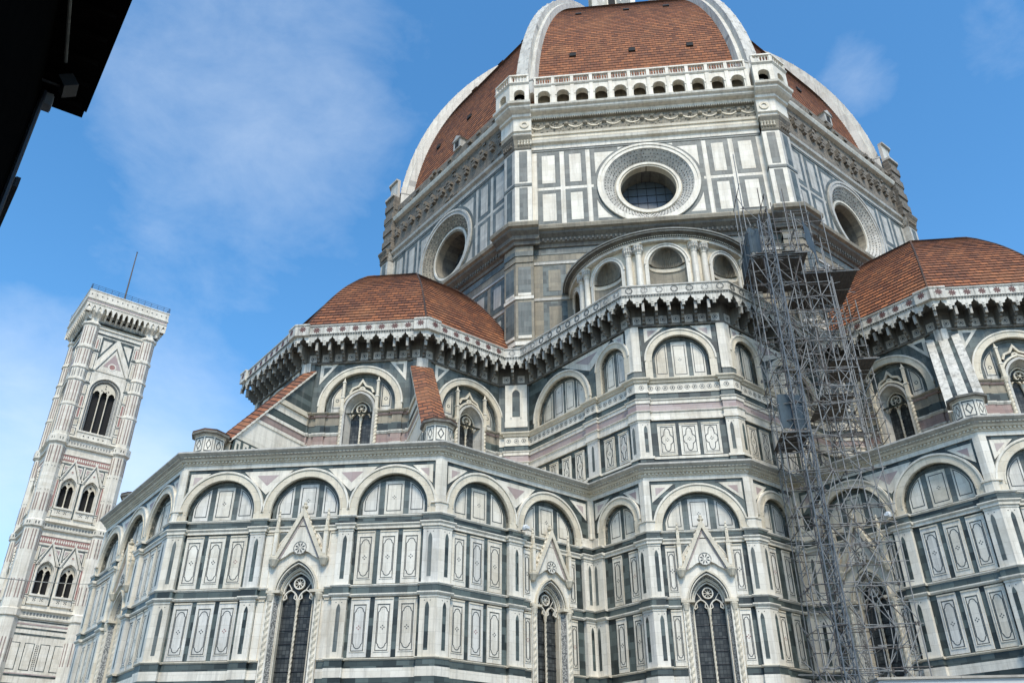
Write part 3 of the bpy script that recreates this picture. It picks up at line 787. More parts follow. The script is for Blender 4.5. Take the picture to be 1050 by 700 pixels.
    for i in range(n+1):
        if (i == 0 and m0 <= 0) or (i == n and m1 <= 0): continue
        if i == 0 and not m0: continue
        x = sp*i
        if i == n and m1 > 0: continue              # the next face carries the corner one
        xx = L-x if F.mir else x
        if (i == 0): M = Matrix.Translation((0 if not F.mir else L, 0, 0)) @ Matrix.Rotation(-PI/8 if not F.mir else PI/8, 4, 'Z')
        else: M = Matrix.Translation((xx, 0, 0))
        obj('corbel', CORBEL, g, M)
# upper sacristy
g_F = Face(CATH, (UP, -W2), 0, 2*W2)
h = W2
upper_wall(g_F, T22, T22, [(h, 1.68, 1.18, 3)], [(0, .62, [.34]), (2*W2-.62, 2*W2, [2*W2-.34])], [(h-1.75, h-.72), (h-.52, h+.52), (h+.72, h+1.75)])
gallery(g_F, T22, T22, 7, 'medal')
for mr_ in (False, True):
    F1 = Face(CATH, PE if not mr_ else (UP, W2), -45 if not mr_ else 45, SL, mr_)
    L = SL
    upper_wall(F1, -T22, T22, [(L-6.45, 2.3, .4, 4), (L-1.7, 1.02, 1.75, 2)], [(L-4.15, L-3.25, [L-3.7]), (L-.55, L, [L-.32])],
               [(L-1.68, L-.84), (L-2.85, L-2.0), (L-5.4, L-4.6), (L-6.6, L-5.8), (L-7.8, L-7.0), (L-9.0, L-8.2)])
    gallery(F1, -T22, T22, 11, 'medal')
    PW = 2.07
    F2 = Face(CATH, (PE[0], PE[1]-PW) if not mr_ else (PE[0], -PE[1]), 0, PW, mr_)
    mb = MB(); mb.box(0, PW, -.45, 0, 18.3, 28.3, GREENL)
    bands(mb, PW, -T22, -T22, UPB, [(.45, PW-.12, .14)]); frieze(mb, .45, PW-.12, .18)
    mb.bar(.45, PW-.12, .14, 25.15, 28.0, WHITE); mb.bar(.45, PW-.12, .14, 24.33, 24.72, GREEN); mb.bar(.43, PW-.10, .18, 24.72, 25.15, WHITE)
    slot(mb, 1.2, 25.5, 27.5, .14, .26, GREEN)
    mb.band(opening(1.2, .34, 25.42, 27.1, .5, 5), .1, .14, .19, WHITE)
    F2.add('upper_wall', mb); gallery(F2, -T22, -T22, 2, 'medal')
# upper tribunes -------------------------------------------------------
def upper_window_mesh():
    M = {}; zb, zs, hw, hi = 19.6, 24.45, .98, .66
    f = MB(); out = [(-hw, zb)]+parch(0, hw, zs, 1.22)+[(hw, zb)]; inn = [(-hi, zb)]+parch(0, hi, zs, .86)+[(hi, zb)]
    f.loft([(x, -.5, z) for x, z in inn], [(x, .10, z) for x, z in out], GREY)
    f.band(out, .14, -.05, .20, GREY); f.band(parch(0, hw+.18, zs+.05, 1.4), .12, 0, .16, CREAM)
    f.band([(-.78, 25.75), (-.62, 26.1), (-.25, 26.25), (0, 26.65), (.25, 26.25), (.62, 26.1), (.78, 25.75)], .13, -.28, -.06, CREAM)
    f.ring(0, 26.02, .10, .21, 0, 2*PI, 14, -.28, -.10, CREAM)
    f.ring(0, 26.02, 0, .1, 0, 2*PI, 10, -.28, -.14, PINK)
    M['frame'] = f.mesh('tribune_window')
    g = MB(); g.prism([(-hi, zb), (hi, zb)]+parch(0, hi, zs, .86)[::-1], -.56, -.52, GLASS, False); M['glass'] = g.mesh('glass')
    t = MB(); t.ring(0, zs+.28, .26, .35, 0, 2*PI, 18, -.5, -.34, CREAM); t.ring(0, zs+.28, 0, .08, 0, 2*PI, 10, -.5, -.32, CREAM)
    for k in range(6):
        a = k*PI/3; t.tube((.07*math.cos(a), -.42, zs+.28+.07*math.sin(a)), (.28*math.cos(a), -.42, zs+.28+.28*math.sin(a)), .025, CREAM, 5)
    for cx in (-.32, .32): t.band(parch(cx, .28, zs-.35, .36, 6), .08, -.5, -.36, CREAM)
    t.band(parch(0, hi-.03, zs, .84), .08, -.5, -.36, CREAM)
    M['tracery'] = t.mesh('tracery')
    M['mullion'] = twisted(zs-.7-zb, .06, 8).mesh('mullion', True); M['column'] = twisted(zs-.3-zb, .11, 9).mesh('twisted_column', True)
    p = MB(); p.box(-.1, .1, .05, .25, 24.3, 25.3, CREAM); p.box(-.13, .13, .03, .28, 25.3, 25.38, WHITE); p.box(-.08, .08, .06, .22, 25.38, 26.4, CREAM); p.box(-.11, .11, .04, .25, 26.4, 26.47, WHITE)
    p.lathe(0, .14, [(.1, 26.47), (0, 26.8)], CREAM, 6); M['pinnacle'] = p.mesh('pinnacle')
    return M
UW = upper_window_mesh()
TRB = [(18.75, 19.2, .10, 'w'), (19.2, 19.6, .05, 'G'), (19.6, 20.3, .08, 'Q'), (20.3, 20.5, .14, 'w'), (20.5, 21.2, .06, 'G'), (21.2, 21.4, .12, 'w'), (21.4, 22.0, .05, 'B'), (22.0, 22.16, .12, 'w'),
       (22.16, 22.74, .06, 'Q'), (22.74, 22.95, .16, 'w'), (22.95, 23.48, .05, 'G'), (23.48, 24.02, .04, 'B'), (24.02, 24.16, .14, 'R'), (24.16, 24.33, .24, 'B')]
MM['w'] = GWHITE; MM['B'] = BROWNST; MM['R'] = PINKD; MM['Q'] = PINKD  # weathered tribune bands, darkened further to paint in shade under the galleries
def tribune_wall(F, m0, m1, full=True):
    L = F.L; cx = H2; mb = MB()
    for a, b in ((0, cx-1.1), (cx+1.1, L)): mb.box(a, b, -.4, 0, 18.3, ZU, GREENM)
    r, st = 2.3, .5
    mb.holed(cx-1.1, cx+1.1, 18.9, ZU, [(cx-.98, 18.9), (cx-.98, ZU), (cx+.98, ZU), (cx+.98, 18.9)], 0, -.3, GREENM)
    spandrels(mb, L, [(cx, r, st)], ZU, 28.3, -.26, GREENM)
    P = [(0, .62, .18), (cx-2.75, cx-2.2, .10), (cx+2.2, cx+2.75, .10), (L-.62, L, .18)] if full else [(0, .62, .18), (cx-2.75, cx-2.2, .1), (cx+2.2, L, .1)]
    bands(mb, L, m0, m1, TRB, P, [(cx-1.12, cx+1.12, 30)])
    mb.bar(0, .34, .16, ZU, 28.0, GWHITE, m0, 0); mb.bar(.34, .6, .10, ZU, 28.0, GREENM)
    if full: mb.bar(L-.34, L, .16, ZU, 28.0, GWHITE, 0, m1); mb.bar(L-.6, L-.34, .10, ZU, 28.0, GREENM)
    zt = 27.95
    def tr(sx):
        a = cx+sx*2.88; b = cx+sx*1.7
        t = [(a, zt), (a, zt-1.5), (b, zt)]; t = t if sx < 0 else t[::-1]
        if not full and sx > 0: return
        tri(mb, t, 0, True, GREENM)
    tr(-1); tr(1)
    # tympanum with a field for the window
    zc = ZU+st
    def arc(rr, n=22): return [(cx+rr*math.cos(PI*i/n), zc+rr*math.sin(PI*i/n)) for i in range(n+1)]
    hole = parch(cx, .98, 24.45, 1.22, 11)[::-1]
    mb.loft([(x, -.24, z) for x, z in hole], [(x, -.24, z) for x, z in arc(r)], GREENM)
    for sx in (-1, 1):
        a, b = sorted((cx+sx*.98, cx+sx*r)); mb.face([(a, -.241, ZU), (b, -.241, ZU), (b, -.241, zc), (a, -.241, zc)], GREENM)
        xs = [cx+sx*(1.24+.72*i/6) for i in range(7)]
        q = [(xs[0], ZU+.2), (xs[-1], ZU+.2)]+[(x, zc+math.sqrt(max(0, 2.06**2-(x-cx)**2))) for x in xs[::-1]]
        q = q if sx > 0 else q[::-1]
        mb.prism(q, -.24, -.20, GWHITE)
        xm = sum(p[0] for p in q)/len(q); zm = sum(p[1] for p in q)/len(q)
        k = [(xm+(p[0]-xm)*.72, zm+(p[1]-zm)*.78) for p in q]
        mb.band(k, .05, -.20, -.19, LINE, True); mb.prism([(xm+(p[0]-xm)*.6, zm+(p[1]-zm)*.68) for p in q], -.2, -.195, CREAM)
        mb.ring(xm, zm-.4, .08, .12, 0, 2*PI, 8, -.195, -.185, LINE)
    F.add('tribune_wall', mb)
    F.add('blind_arch', blind_arch(cx, r, ZU, st, -.24, 0, .46))
    w = F.put('tribune_window', UW['frame'], cx)
    obj('glass', UW['glass'], w); obj('tracery', UW['tracery'], w); obj('mullion', UW['mullion'], w, Matrix.Translation((0, .42, 19.6)))
    for sx in (-1, 1):
        obj('twisted_column', UW['column'], w, Matrix.Translation((sx*1.12, -.1, 19.6))); obj('pinnacle', UW['pinnacle'], w, Matrix.Translation((sx*1.12, 0, 0)))
for sg in (-1, 1):
    ox, ov = OX, sg*OV
    def corner(k): a = R(22.5*k); return (ox+R2/math.cos(PI/8)*math.cos(a), ov+R2/math.cos(PI/8)*math.sin(a))
    sumk = 13.0
    # inner edge of the face next to the sacristy: meets the short pier wall
    pe = (PE[0], PE[1]-2.07); cE = (OX+R2, -OV+H2)
    LT = (cE[0]-pe[0])/C
    FE = Face(CATH, cE if sg < 0 else mir(pe), 45 if sg < 0 else -45, LT, sg > 0)
    tribune_wall(FE, T22, -T22, False); gallery(FE, T22, -T22, 7, 'star', (True, False), 1.2)
    FM = Face(CATH, (OX+R2, ov-H2), 0, 2*H2); tribune_wall(FM, T22, T22); gallery(FM, T22, T22, 9, 'star', (True, True), 1.2)
    a_ = -45 if sg < 0 else 45
    p0 = (OX+R2, ov-H2); pS = (p0[0]-2*H2*C, p0[1]-2*H2*C)
    FS = Face(CATH, pS if sg < 0 else (OX+R2, ov+H2), a_, 2*H2)
    tribune_wall(FS, T22, T22); gallery(FS, T22, T22, 9, 'star', (True, True), 1.2)
# tiled half domes -----------------------------------------------------
def vault(ov, prof, mat, step, rowh, name, ks, x0=OX, lift=.0):
    """cloister vault over an octagon; prof (apothem, z) from the eaves up; rows step like real tiles"""
    mb = MB(); P = [prof[0]]; acc = 0
    # resample to rows
    pts = [prof[0]]; seg = [math.dist(a, b) for a, b in zip(prof, prof[1:])]; tot = sum(seg); n = int(tot/rowh)
    def at(t):
        s = t*tot
        for (a, b), l in zip(zip(prof, prof[1:]), seg):
            if s <= l: return (a[0]+(b[0]-a[0])*s/l, a[1]+(b[1]-a[1])*s/l)
            s -= l
        return prof[-1]
    rows = [at(i/n) for i in range(n+1)]
    for k in ks:
        ca, sa = math.cos(R(45*k)), math.sin(R(45*k)); ta = (-sa, ca)
        Q = lambda r, hx, z: (x0+ca*r+ta[0]*hx, -(ov+sa*r+ta[1]*hx), z)
        for i in range(n):
            (ra, za), (rb, zb) = rows[i], rows[i+1]
            nn = Vector((zb-za, ra-rb)); nn.normalize()
            rl, zl = ra+nn[0]*step, za+nn[1]*step
            ha, hb, hl = ra*T22, rb*T22, rl*T22
            v0, v1 = i*rowh, (i+1)*rowh; off = k*7.3
            mb.face([Q(rl, -hl, zl), Q(rl, hl, zl), Q(rb, hb, zb), Q(rb, -hb, zb)], mat, [(off-hl, v0+.03), (off+hl, v0+.03), (off+hb, v1-.005), (off-hb, v1-.005)])
            mb.face([Q(ra, -ha, za), Q(ra, ha, za), Q(rl, hl, zl), Q(rl, -hl, zl)], mat, [(off-ha, v0+.001), (off+ha, v0+.001), (off+hl, v0+.003), (off-hl, v0+.003)])
    return mb
def smooth_prof(ctrl, n=40):
    out = []
    for i in range(len(ctrl)-1):
        p0, p1, p2, p3 = ctrl[max(i-1, 0)], ctrl[i], ctrl[i+1], ctrl[min(i+2, len(ctrl)-1)]
        for t in [j/8 for j in range(8)]:
            f = lambda a, b, c, d: .5*(2*b+(c-a)*t+(2*a-5*b+4*c-d)*t*t+(3*b-a-3*c+d)*t**3)
            out.append((f(p0[0], p1[0], p2[0], p3[0]), f(p0[1], p1[1], p2[1], p3[1])))
    return out+[ctrl[-1]]
HD = smooth_prof([(10.35, 29.75), (9.9, 30.7), (8.65, 32.95), (7.4, 34.9), (6.2, 36.45), (4.4, 38.3), (2.2, 39.5), (.3, 39.9)])
for sg in (-1, 1):
    d = obj('tribune_dome', vault(sg*OV, HD, TILE, .06, .38, 'd', range(8)), CATH, None, 'red tiled half dome over the %s apse' % ('left' if sg < 0 else 'right'))
    rb = MB()
    for k in range(8):
        a = R(45*k+22.5)
        for (r0, z0), (r1, z1) in zip(HD[::3], HD[3::3]):
            q = 1/math.cos(PI/8)
            P0 = (OX+r0*q*math.cos(a), -(sg*OV+r0*q*math.sin(a)), z0+.03); P1 = (OX+r1*q*math.cos(a), -(sg*OV+r1*q*math.sin(a)), z1+.03)
            rb.tube(P0, P1, .07, TILE, 6)
    obj('hip_tiles', rb, d)
# buttresses over the chapels -------------------------------------------
def buttress(ang, sg, stripes):
    a = R(ang); ro = RL/math.cos(PI/8)-1.25; ri = R2/math.cos(PI/8)-.2
    F = Face(CATH, (OX, sg*OV), 0, 0); th = a
    M = Matrix.Translation((OX, sg*OV, 0)) @ Matrix.Rotation(th+PI/2, 4, 'Z')   # local d points outward along the radius
    mb = MB(); hw = .62 if not stripes else .8
    zi, zo = 27.3, 20.35
    ro2 = ro-.9
    # side walls follow the banding of the tribune; sloping head
    zat = lambda d: zi+(zo-zi)*(d-ri)/(ro2-ri)
    for z0, z1, e, k in [(18.7, 19.2, 0, 'W'), (19.2, 20.6, 0, 'G'), (20.6, 20.8, .03, 'W'), (20.8, 22.1, 0, 'W'), (22.1, 22.3, .05, 'W'), (22.3, 22.75, 0, 'Q'), (22.75, 22.95, .06, 'W'), (22.95, 23.5, 0, 'G'), (23.5, 24.0, 0, 'W'), (24.0, 24.33, .10, 'C'), (24.33, 27.4, 0, 'V')]:
        mat = {'V': GREENM}.get(k) or MM[k]
        for sx in (-1, 1):
            x = sx*(hw+e)
            def dz(z): return min(ro2, ri+(z-zi)*(ro2-ri)/(zo-zi))
            pts = [(x, ri, z0), (x, dz(z0), z0), (x, dz(z1), z1), (x, ri, z1)]
            if z1 >= zi: pts = [(x, ri, z0), (x, dz(z0), z0), (x, ri, zi)]
            if dz(z0) <= ri: continue
            mb.face(pts if sx > 0 else pts[::-1], mat)
            if e: mb.face([(sx*hw, ri, z0), (sx*hw, dz(z0), z0), (x, dz(z0), z0), (x, ri, z0)], mat)
    for sx in (-1, 1):
        for i in range(5):                              # little green arcade of the flank
            d0 = ro2-.5-i*.62
            if zat(d0) < 20.8: continue
            for z0, z1, m in ((19.3, 20.5, WHITE),):
                mb.box(sx*hw-.02, sx*hw+.02, d0-.2, d0+.2, z0, z1, m)
                mb.box(sx*hw-.03, sx*hw+.03, d0-.07, d0+.07, z0+.15, z1-.2, GREEN)
    mb.face([(-hw, ro2, 18.7), (hw, ro2, 18.7), (hw, ro2, zo), (-hw, ro2, zo)], WHITE)
    b = obj('buttress', mb, CATH, M)
    rf = MB(); t = .14; ov_ = hw+.14
    n = 20
    for i in range(n):
        d0, d1 = ri+(ro2+.1-ri)*i/n, ri+(ro2+.1-ri)*(i+1)/n
        z0, z1 = zat(d0)+t, zat(d1)+t
        if not stripes:
            for sx in (-1, 1):
                P = [(0, d0, z0+.28), (sx*ov_, d0, z0+.0), (sx*ov_, d1, z1+.05), (0, d1, z1+.33)]
                uv = [(i*.38, 0), (i*.38, ov_), (i*.38+.37, ov_), (i*.38+.37, 0)]; uv = [(q[1]+3, q[0]) for q in uv]
                if sx > 0: P = P[::-1]; uv = uv[::-1]
                rf.face(P, TILE, uv); 
                P = [(0, d1, z1+.28), (sx*ov_, d1, z1), (sx*ov_, d1, z1+.05), (0, d1, z1+.33)]
                rf.face(P, TILE, [(0, 0), (.1, 0), (.1, .02), (0, .02)])
                Q = [(sx*ov_, d0, z0-.16), (sx*ov_, d1, z1-.11), (sx*ov_, d1, z1+.05), (sx*ov_, d0, z0)]
                rf.face(Q if sx > 0 else Q[::-1], WHITE)
        else:
            xs = [-ov_, -.5, -.26, .26, .5, ov_]
            for j in range(5):
                m = GWHITE if j % 2 == 0 else GREEN
                lift = .1+(.05 if j % 2 == 0 else 0)
                rf.face([(xs[j], d0, z0+lift), (xs[j], d1, z1+lift), (xs[j+1], d1, z1+lift), (xs[j+1], d0, z0+lift)][::-1], m)
            for sx in (-1, 1):
                Q = [(sx*ov_, d0, z0-.16), (sx*ov_, d1, z1-.16), (sx*ov_, d1, z1+.15), (sx*ov_, d0, z0+.15)]
                rf.face(Q if sx > 0 else Q[::-1], WHITE)
    for sx in (-1, 1): pass
    rf.face([(-ov_, ri, zat(ri)-.02), (ov_, ri, zat(ri)-.02), (ov_, ro2+.1, zat(ro2+.1)-.02), (-ov_, ro2+.1, zat(ro2+.1)-.02)], GREY)
    obj('sloping_roof', rf, b, None, 'striped white and green marble sloping roof' if stripes else 'red tiled sloping roof')
    # pedestal block with diamond panels
    pd = MB(); q = 1.0; dc = ro+.0
    def octp(r, cut): return [(r, -r+cut), (r, r-cut), (r-cut, r), (-r+cut, r), (-r, r-cut), (-r, -r+cut), (-r+cut, -r), (r-cut, -r)]
    def ring(r, cut, z0, z1, mat, cap=True):
        p = octp(r, cut); n = len(p)
        for i in range(n):
            a_, b_ = p[i], p[(i+1) % n]
            pd.face([(a_[0], dc+a_[1], z0), (a_[0], dc+a_[1], z1), (b_[0], dc+b_[1], z1), (b_[0], dc+b_[1], z0)], mat)
        if cap:
            pd.face([(x, dc+y, z1) for x, y in p][::-1], mat); pd.face([(x, dc+y, z0) for x, y in p], mat)
    ring(.76, .40, 18.6, 19.0, GREEN); ring(.80, .42, 19.0, 19.08, WHITE); ring(.72, .37, 19.08, 20.12, WHITE)
    ring(.80, .42, 20.12, 20.2, GREY); ring(.94, .48, 20.2, 20.32, DKST)
    p = octp(.72, .37)
    for i in range(8):
        a_, b_ = Vector(p[i]), Vector(p[(i+1) % 8]); mdl = (a_+b_)/2; tt = (b_-a_); ll = tt.length
        if ll < .2: continue
        tt.normalize(); nn = Vector((tt[1], -tt[0]))
        def W(u, z, e): return (mdl[0]+tt[0]*u+nn[0]*e, dc+mdl[1]+tt[1]*u+nn[1]*e, z)
        def fr(poly, w_, e):
            sc = 1-w_
            for s in range(len(poly)):
                A, B = poly[s], poly[(s+1) % len(poly)]
                pd.face([W(A[0], 19.6+A[1], e), W(B[0], 19.6+B[1], e), W(B[0]*sc, 19.6+B[1]*sc, e), W(A[0]*sc, 19.6+A[1]*sc, e)], LINE)
        kx = ll/2*.8
        fr([(-kx, -.42), (kx, -.42), (kx, .42), (-kx, .42)], .14, .012); fr([(-kx*.66, 0), (0, -.32), (kx*.66, 0), (0, .32)], .3, .014)
    # stepped tiled cap
    if not stripes:
        for k in range(3): ring(.92-.24*k, .46-.12*k, 20.32+.1*k, 20.42+.1*k, TILE)
    obj('pedestal', pd, b)
buttress(-22.5, -1, False); buttress(22.5, -1, False); buttress(-67.5, -1, False)
buttress(-22.5, 1, True); buttress(22.5, 1, True)

# ------------------------------------------------------------------ drum
RD = 24.8; HD_ = RD*T22
ZB0, ZB1 = 41.3, 50.3
def green_frame(mb, x0, x1, z0, z1, d=0., w=.42, mats=(GREENL, WHITE)):
    mb.box(x0, x1, d-.02, d+.015, z0, z1, mats[0]); mb.box(x0+w, x1-w, d, d+.03, z0+w, z1-w, mats[1])
def drum_face(a, front, rough):
    ca, sa = math.cos(R(a)), math.sin(R(a))
    pt = (RD*ca+HD_*sa, RD*sa-HD_*ca); L = 2*HD_; F = Face(CATH, pt, a, L); cx = L/2
    mb = MB(); zc = 45.3; ro = 3.95
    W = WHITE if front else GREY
    # wall with the round opening
    N = 48; b0, b1, x0, x1 = 41.0, 50.6, cx-4.6, cx+4.6
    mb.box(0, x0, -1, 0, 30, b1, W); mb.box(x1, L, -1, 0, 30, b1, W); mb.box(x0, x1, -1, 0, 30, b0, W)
    P = [(cx+ro*math.cos(2*PI*i/N), zc+ro*math.sin(2*PI*i/N)) for i in range(N)]
    def proj(p):
        dx, dz = p[0]-cx, p[1]-zc; k = min([abs((x1-cx)/dx) if abs(dx) > 1e-6 else 9e9, ((b1-zc)/dz if dz > 1e-6 else 9e9), ((b0-zc)/dz if dz < -1e-6 else 9e9)])
        return (cx+dx*k, zc+dz*k)
    for i in range(N):
        j = (i+1) % N; A, B = proj(P[i]), proj(P[j])
        mb.face([(P[i][0], 0, P[i][1]), (A[0], 0, A[1]), (B[0], 0, B[1]), (P[j][0], 0, P[j][1])], W)
        cn = None
        if abs(A[0]-B[0]) > 1e-4 and abs(A[1]-B[1]) > 1e-4:
            q = (x1 if A[0] > cx else x0, b1 if A[1] > zc else b0); mb.face([(A[0], 0, A[1]), (q[0], 0, q[1]), (B[0], 0, B[1])], W)
    # marble revetment
    G, Wm = (GREENL, W)
    for z0, z1 in ((45.55, 49.25), (41.75, 45.25)):
        for xa, xb in ((1.5, 3.35), (3.72, 5.45)):
            green_frame(mb, xa, xb, z0, z1, 0, .40, (G, Wm)); green_frame(mb, L-xb, L-xa, z0, z1, 0, .40, (G, Wm))
        up = z0 > 45
        for sx in (-1, 1):
            e = lambda q: cx+sx*q
            def bx(qa, qb, a0, a1): p, q = sorted((e(qa), e(qb))); mb.box(p, q, -.02, .014, a0, a1, G)
            zh = z1 if up else z0
            bx(4.48, 4.1, z0, z1)
            if up: bx(4.1, 2.2, z1-.4, z1)
            else: bx(4.1, 2.0, z0, z0+.4)
    mb.ring(cx, zc, ro-.05, ro+.36, 0, 2*PI, N, -.02, .018, G)
    # base and head mouldings
    mb.mould(0, L, [(0, 49.5), (.1, 49.5), (.12, 49.7), (.05, 49.75), (.05, 50.0), (.3, 50.12), (.36, 50.35), (0, 50.45)], W)
    mb.bar(0, L, .06, 49.3, 49.5, GREENL)
    # lower zone
    mb.box(0, L, 0, .012, 30, 40.4, BROWNST)
    for z0, z1 in ((38.95, 39.5), (38.05, 38.35)): mb.bar(0, L, .05, z0, z1, GREENL)
    for z0, z1 in ((35.25, 37.95), (31.6, 34.75)):
        for xa in (1.75, 3.9, 6.05, 8.2, 10.5, 12.7, 14.85, 17.0):
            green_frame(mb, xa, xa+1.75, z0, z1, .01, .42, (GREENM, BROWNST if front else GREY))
        mb.bar(0, L, .07, z1+.1, z1+.32, GREY)
    F.add('drum_wall', mb)
    co = MB()
    co.mould(0, L, [(0, 39.5), (.15, 39.55), (.2, 39.8), (.38, 39.9), (.42, 40.2), (.75, 40.45), (.8, 40.62), (0, 40.62)], DKST); co.mould(0, L, [(0, 40.62), (.8, 40.62), (1.0, 40.72), (1.05, 41.0), (.95, 41.15), (0, 41.35)], BROWNST)  # lower mould darker: underside shade put into the weathered stone colour
    for i in range(60):
        x = (i+.5)*L/60; co.box(x-.07, x+.07, .3, .5, 39.95, 40.2, DKST)
    F.add('drum_cornice', co)
    # oculus
    k = 1.
    oc = MB(); D = -1.1; ri = 2.25
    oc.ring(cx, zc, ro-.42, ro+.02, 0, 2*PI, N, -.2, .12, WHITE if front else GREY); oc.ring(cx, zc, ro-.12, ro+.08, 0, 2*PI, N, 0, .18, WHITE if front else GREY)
    A = [(cx+(ro-.42)*math.cos(2*PI*i/N), .06, zc+(ro-.42)*math.sin(2*PI*i/N)) for i in range(N)]
    B = [(cx+(ri+.35)*math.cos(2*PI*i/N), -.62, zc+(ri+.35)*math.sin(2*PI*i/N)) for i in range(N)]
    oc.loft(A, B, {0: GREY, -45: BROWNST}.get(a, GREY), True)  # left splay browner: shade of its recess painted into the stone
    for q in range(5):                                    # rows of mosaic studs on the splay
        rr = ro-.54-q*.22; dd = .08-.68*(ro-.42-rr)/(ro-.42-ri-.35)
        for i in range(72):
            a_ = 2*PI*(i+.5*(q % 2))/72; x, z = cx+rr*math.cos(a_), zc+rr*math.sin(a_)
            oc.lathe(x, dd, [(0, z-.06), (.06, z), (0, z+.06)], LINE if (i+q) % 2 else (GREENL, PINKD, WHITE)[i % 3], 4)
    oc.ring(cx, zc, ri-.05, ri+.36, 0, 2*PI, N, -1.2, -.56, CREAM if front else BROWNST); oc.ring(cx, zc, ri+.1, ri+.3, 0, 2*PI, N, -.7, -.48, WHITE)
    oc.ring(cx, zc, ri-.02, ri+.02, 0, 2*PI, N, -2.9, -1.1, DKST)  # deep reveal painted dark in place of its own shade
    o = F.add('oculus', oc)
    g = MB(); g.prism([(cx+(ri)*math.cos(2*PI*i/32), zc+ri*math.sin(2*PI*i/32)) for i in range(32)], -2.6, -2.55, PALEGLASS, False); obj('glass', g, o)
    for q in (-1.5, -.75, 0, .75, 1.5):
        hh = math.sqrt(ri*ri-q*q)
        for p0, p1 in (((cx+q, -2.5, zc-hh), (cx+q, -2.5, zc+hh)), ((cx-hh, -2.5, zc+q), (cx+hh, -2.5, zc+q))):
            br = MB(); br.tube(p0, p1, .02, IRON, 5); obj('iron_bar', br, o)
    return F
def corner_pier(k):
    """pier at the octagon corner k (angle 22.5+45k), seen as two half faces"""
    for half, a in ((1, 45*k), (0, 45*(k+1))):
        ca, sa = math.cos(R(a)), math.sin(R(a)); L = 2*HD_
        pt = (RD*ca+HD_*sa, RD*sa-HD_*ca); F = Face(CATH, pt, a, L)
        x0, x1 = (L-1.1, L) if half else (0, 1.1); m0, m1 = (0, T22) if half else (T22, 0)
        fr = a == 0
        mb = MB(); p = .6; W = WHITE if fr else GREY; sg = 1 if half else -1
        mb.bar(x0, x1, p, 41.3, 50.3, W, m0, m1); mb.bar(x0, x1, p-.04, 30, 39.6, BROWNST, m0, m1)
        xc = (x0+x1)/2+sg*.12
        for z0, z1 in ((45.8, 49.0), (42.0, 45.2)):
            mb.box(xc-.33, xc+.33, p, p+.012, z0, z1, GREENL)
        mb.bar(x0, x1, p+.05, 45.35, 45.6, GREENL, m0, m1)
        mb.bar(x0, x1, p+.10, 41.3, 41.7, W, m0, m1)
        for z0, z1 in ((35.3, 37.6), (31.7, 34.5)):
            mb.box(xc-.48, xc+.48, p-.04, p-.02, z0, z1, GREENL); mb.box(xc-.48, xc+.48, p-.04, p+.02, z0-.25, z0-.02, WHITE)
        for z0, z1, m in ((38.0, 38.1, BROWNST), (38.6, 39.0, GREENL), (34.75, 35.0, WHITE), (30.9, 31.2, WHITE), (30.4, 30.8, GREENL)): mb.bar(x0, x1, p+.03, z0, z1, m, m0, m1)
        mb.mould(x0-(0 if half == 0 else .5), x1+(.5 if half == 0 else 0), [(p, 39.5), (p+.15, 39.55), (p+.2, 39.8), (p+.38, 39.9), (p+.42, 40.2), (p+.75, 40.45), (p+.8, 40.62), (0, 40.62)], DKST, m0, m1); mb.mould(x0-(0 if half == 0 else .5), x1+(.5 if half == 0 else 0), [(0, 40.62), (p+.8, 40.62), (p+1.0, 40.72), (p+1.05, 41.0), (p+.95, 41.15), (0, 41.35)], BROWNST, m0, m1)  # same dark lower mould, underside shade in its colour
        F.add('corner_pier', mb)
        # carved capital and entablature block
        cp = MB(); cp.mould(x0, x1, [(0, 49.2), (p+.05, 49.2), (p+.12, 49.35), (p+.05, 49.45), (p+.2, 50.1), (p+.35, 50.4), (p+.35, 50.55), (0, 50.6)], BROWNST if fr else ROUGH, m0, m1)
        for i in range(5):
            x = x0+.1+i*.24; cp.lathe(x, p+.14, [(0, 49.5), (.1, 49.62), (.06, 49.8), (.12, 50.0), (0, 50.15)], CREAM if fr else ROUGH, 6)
        F.add('capital', cp)
for a in (-90, -45, 0, 45, 90): drum_face(a, a == 0, a != 0)
for k in (-3, -2, -1, 0, 1): corner_pier(k)
dc = MB(); poly_core(dc, [((RD-3.1)/math.cos(PI/8)*math.cos(R(22.5+45*k)), (RD-3.1)/math.cos(PI/8)*math.sin(R(22.5+45*k))) for k in range(8)], 28, 54, DARK); obj('drum_core', dc, CATH)
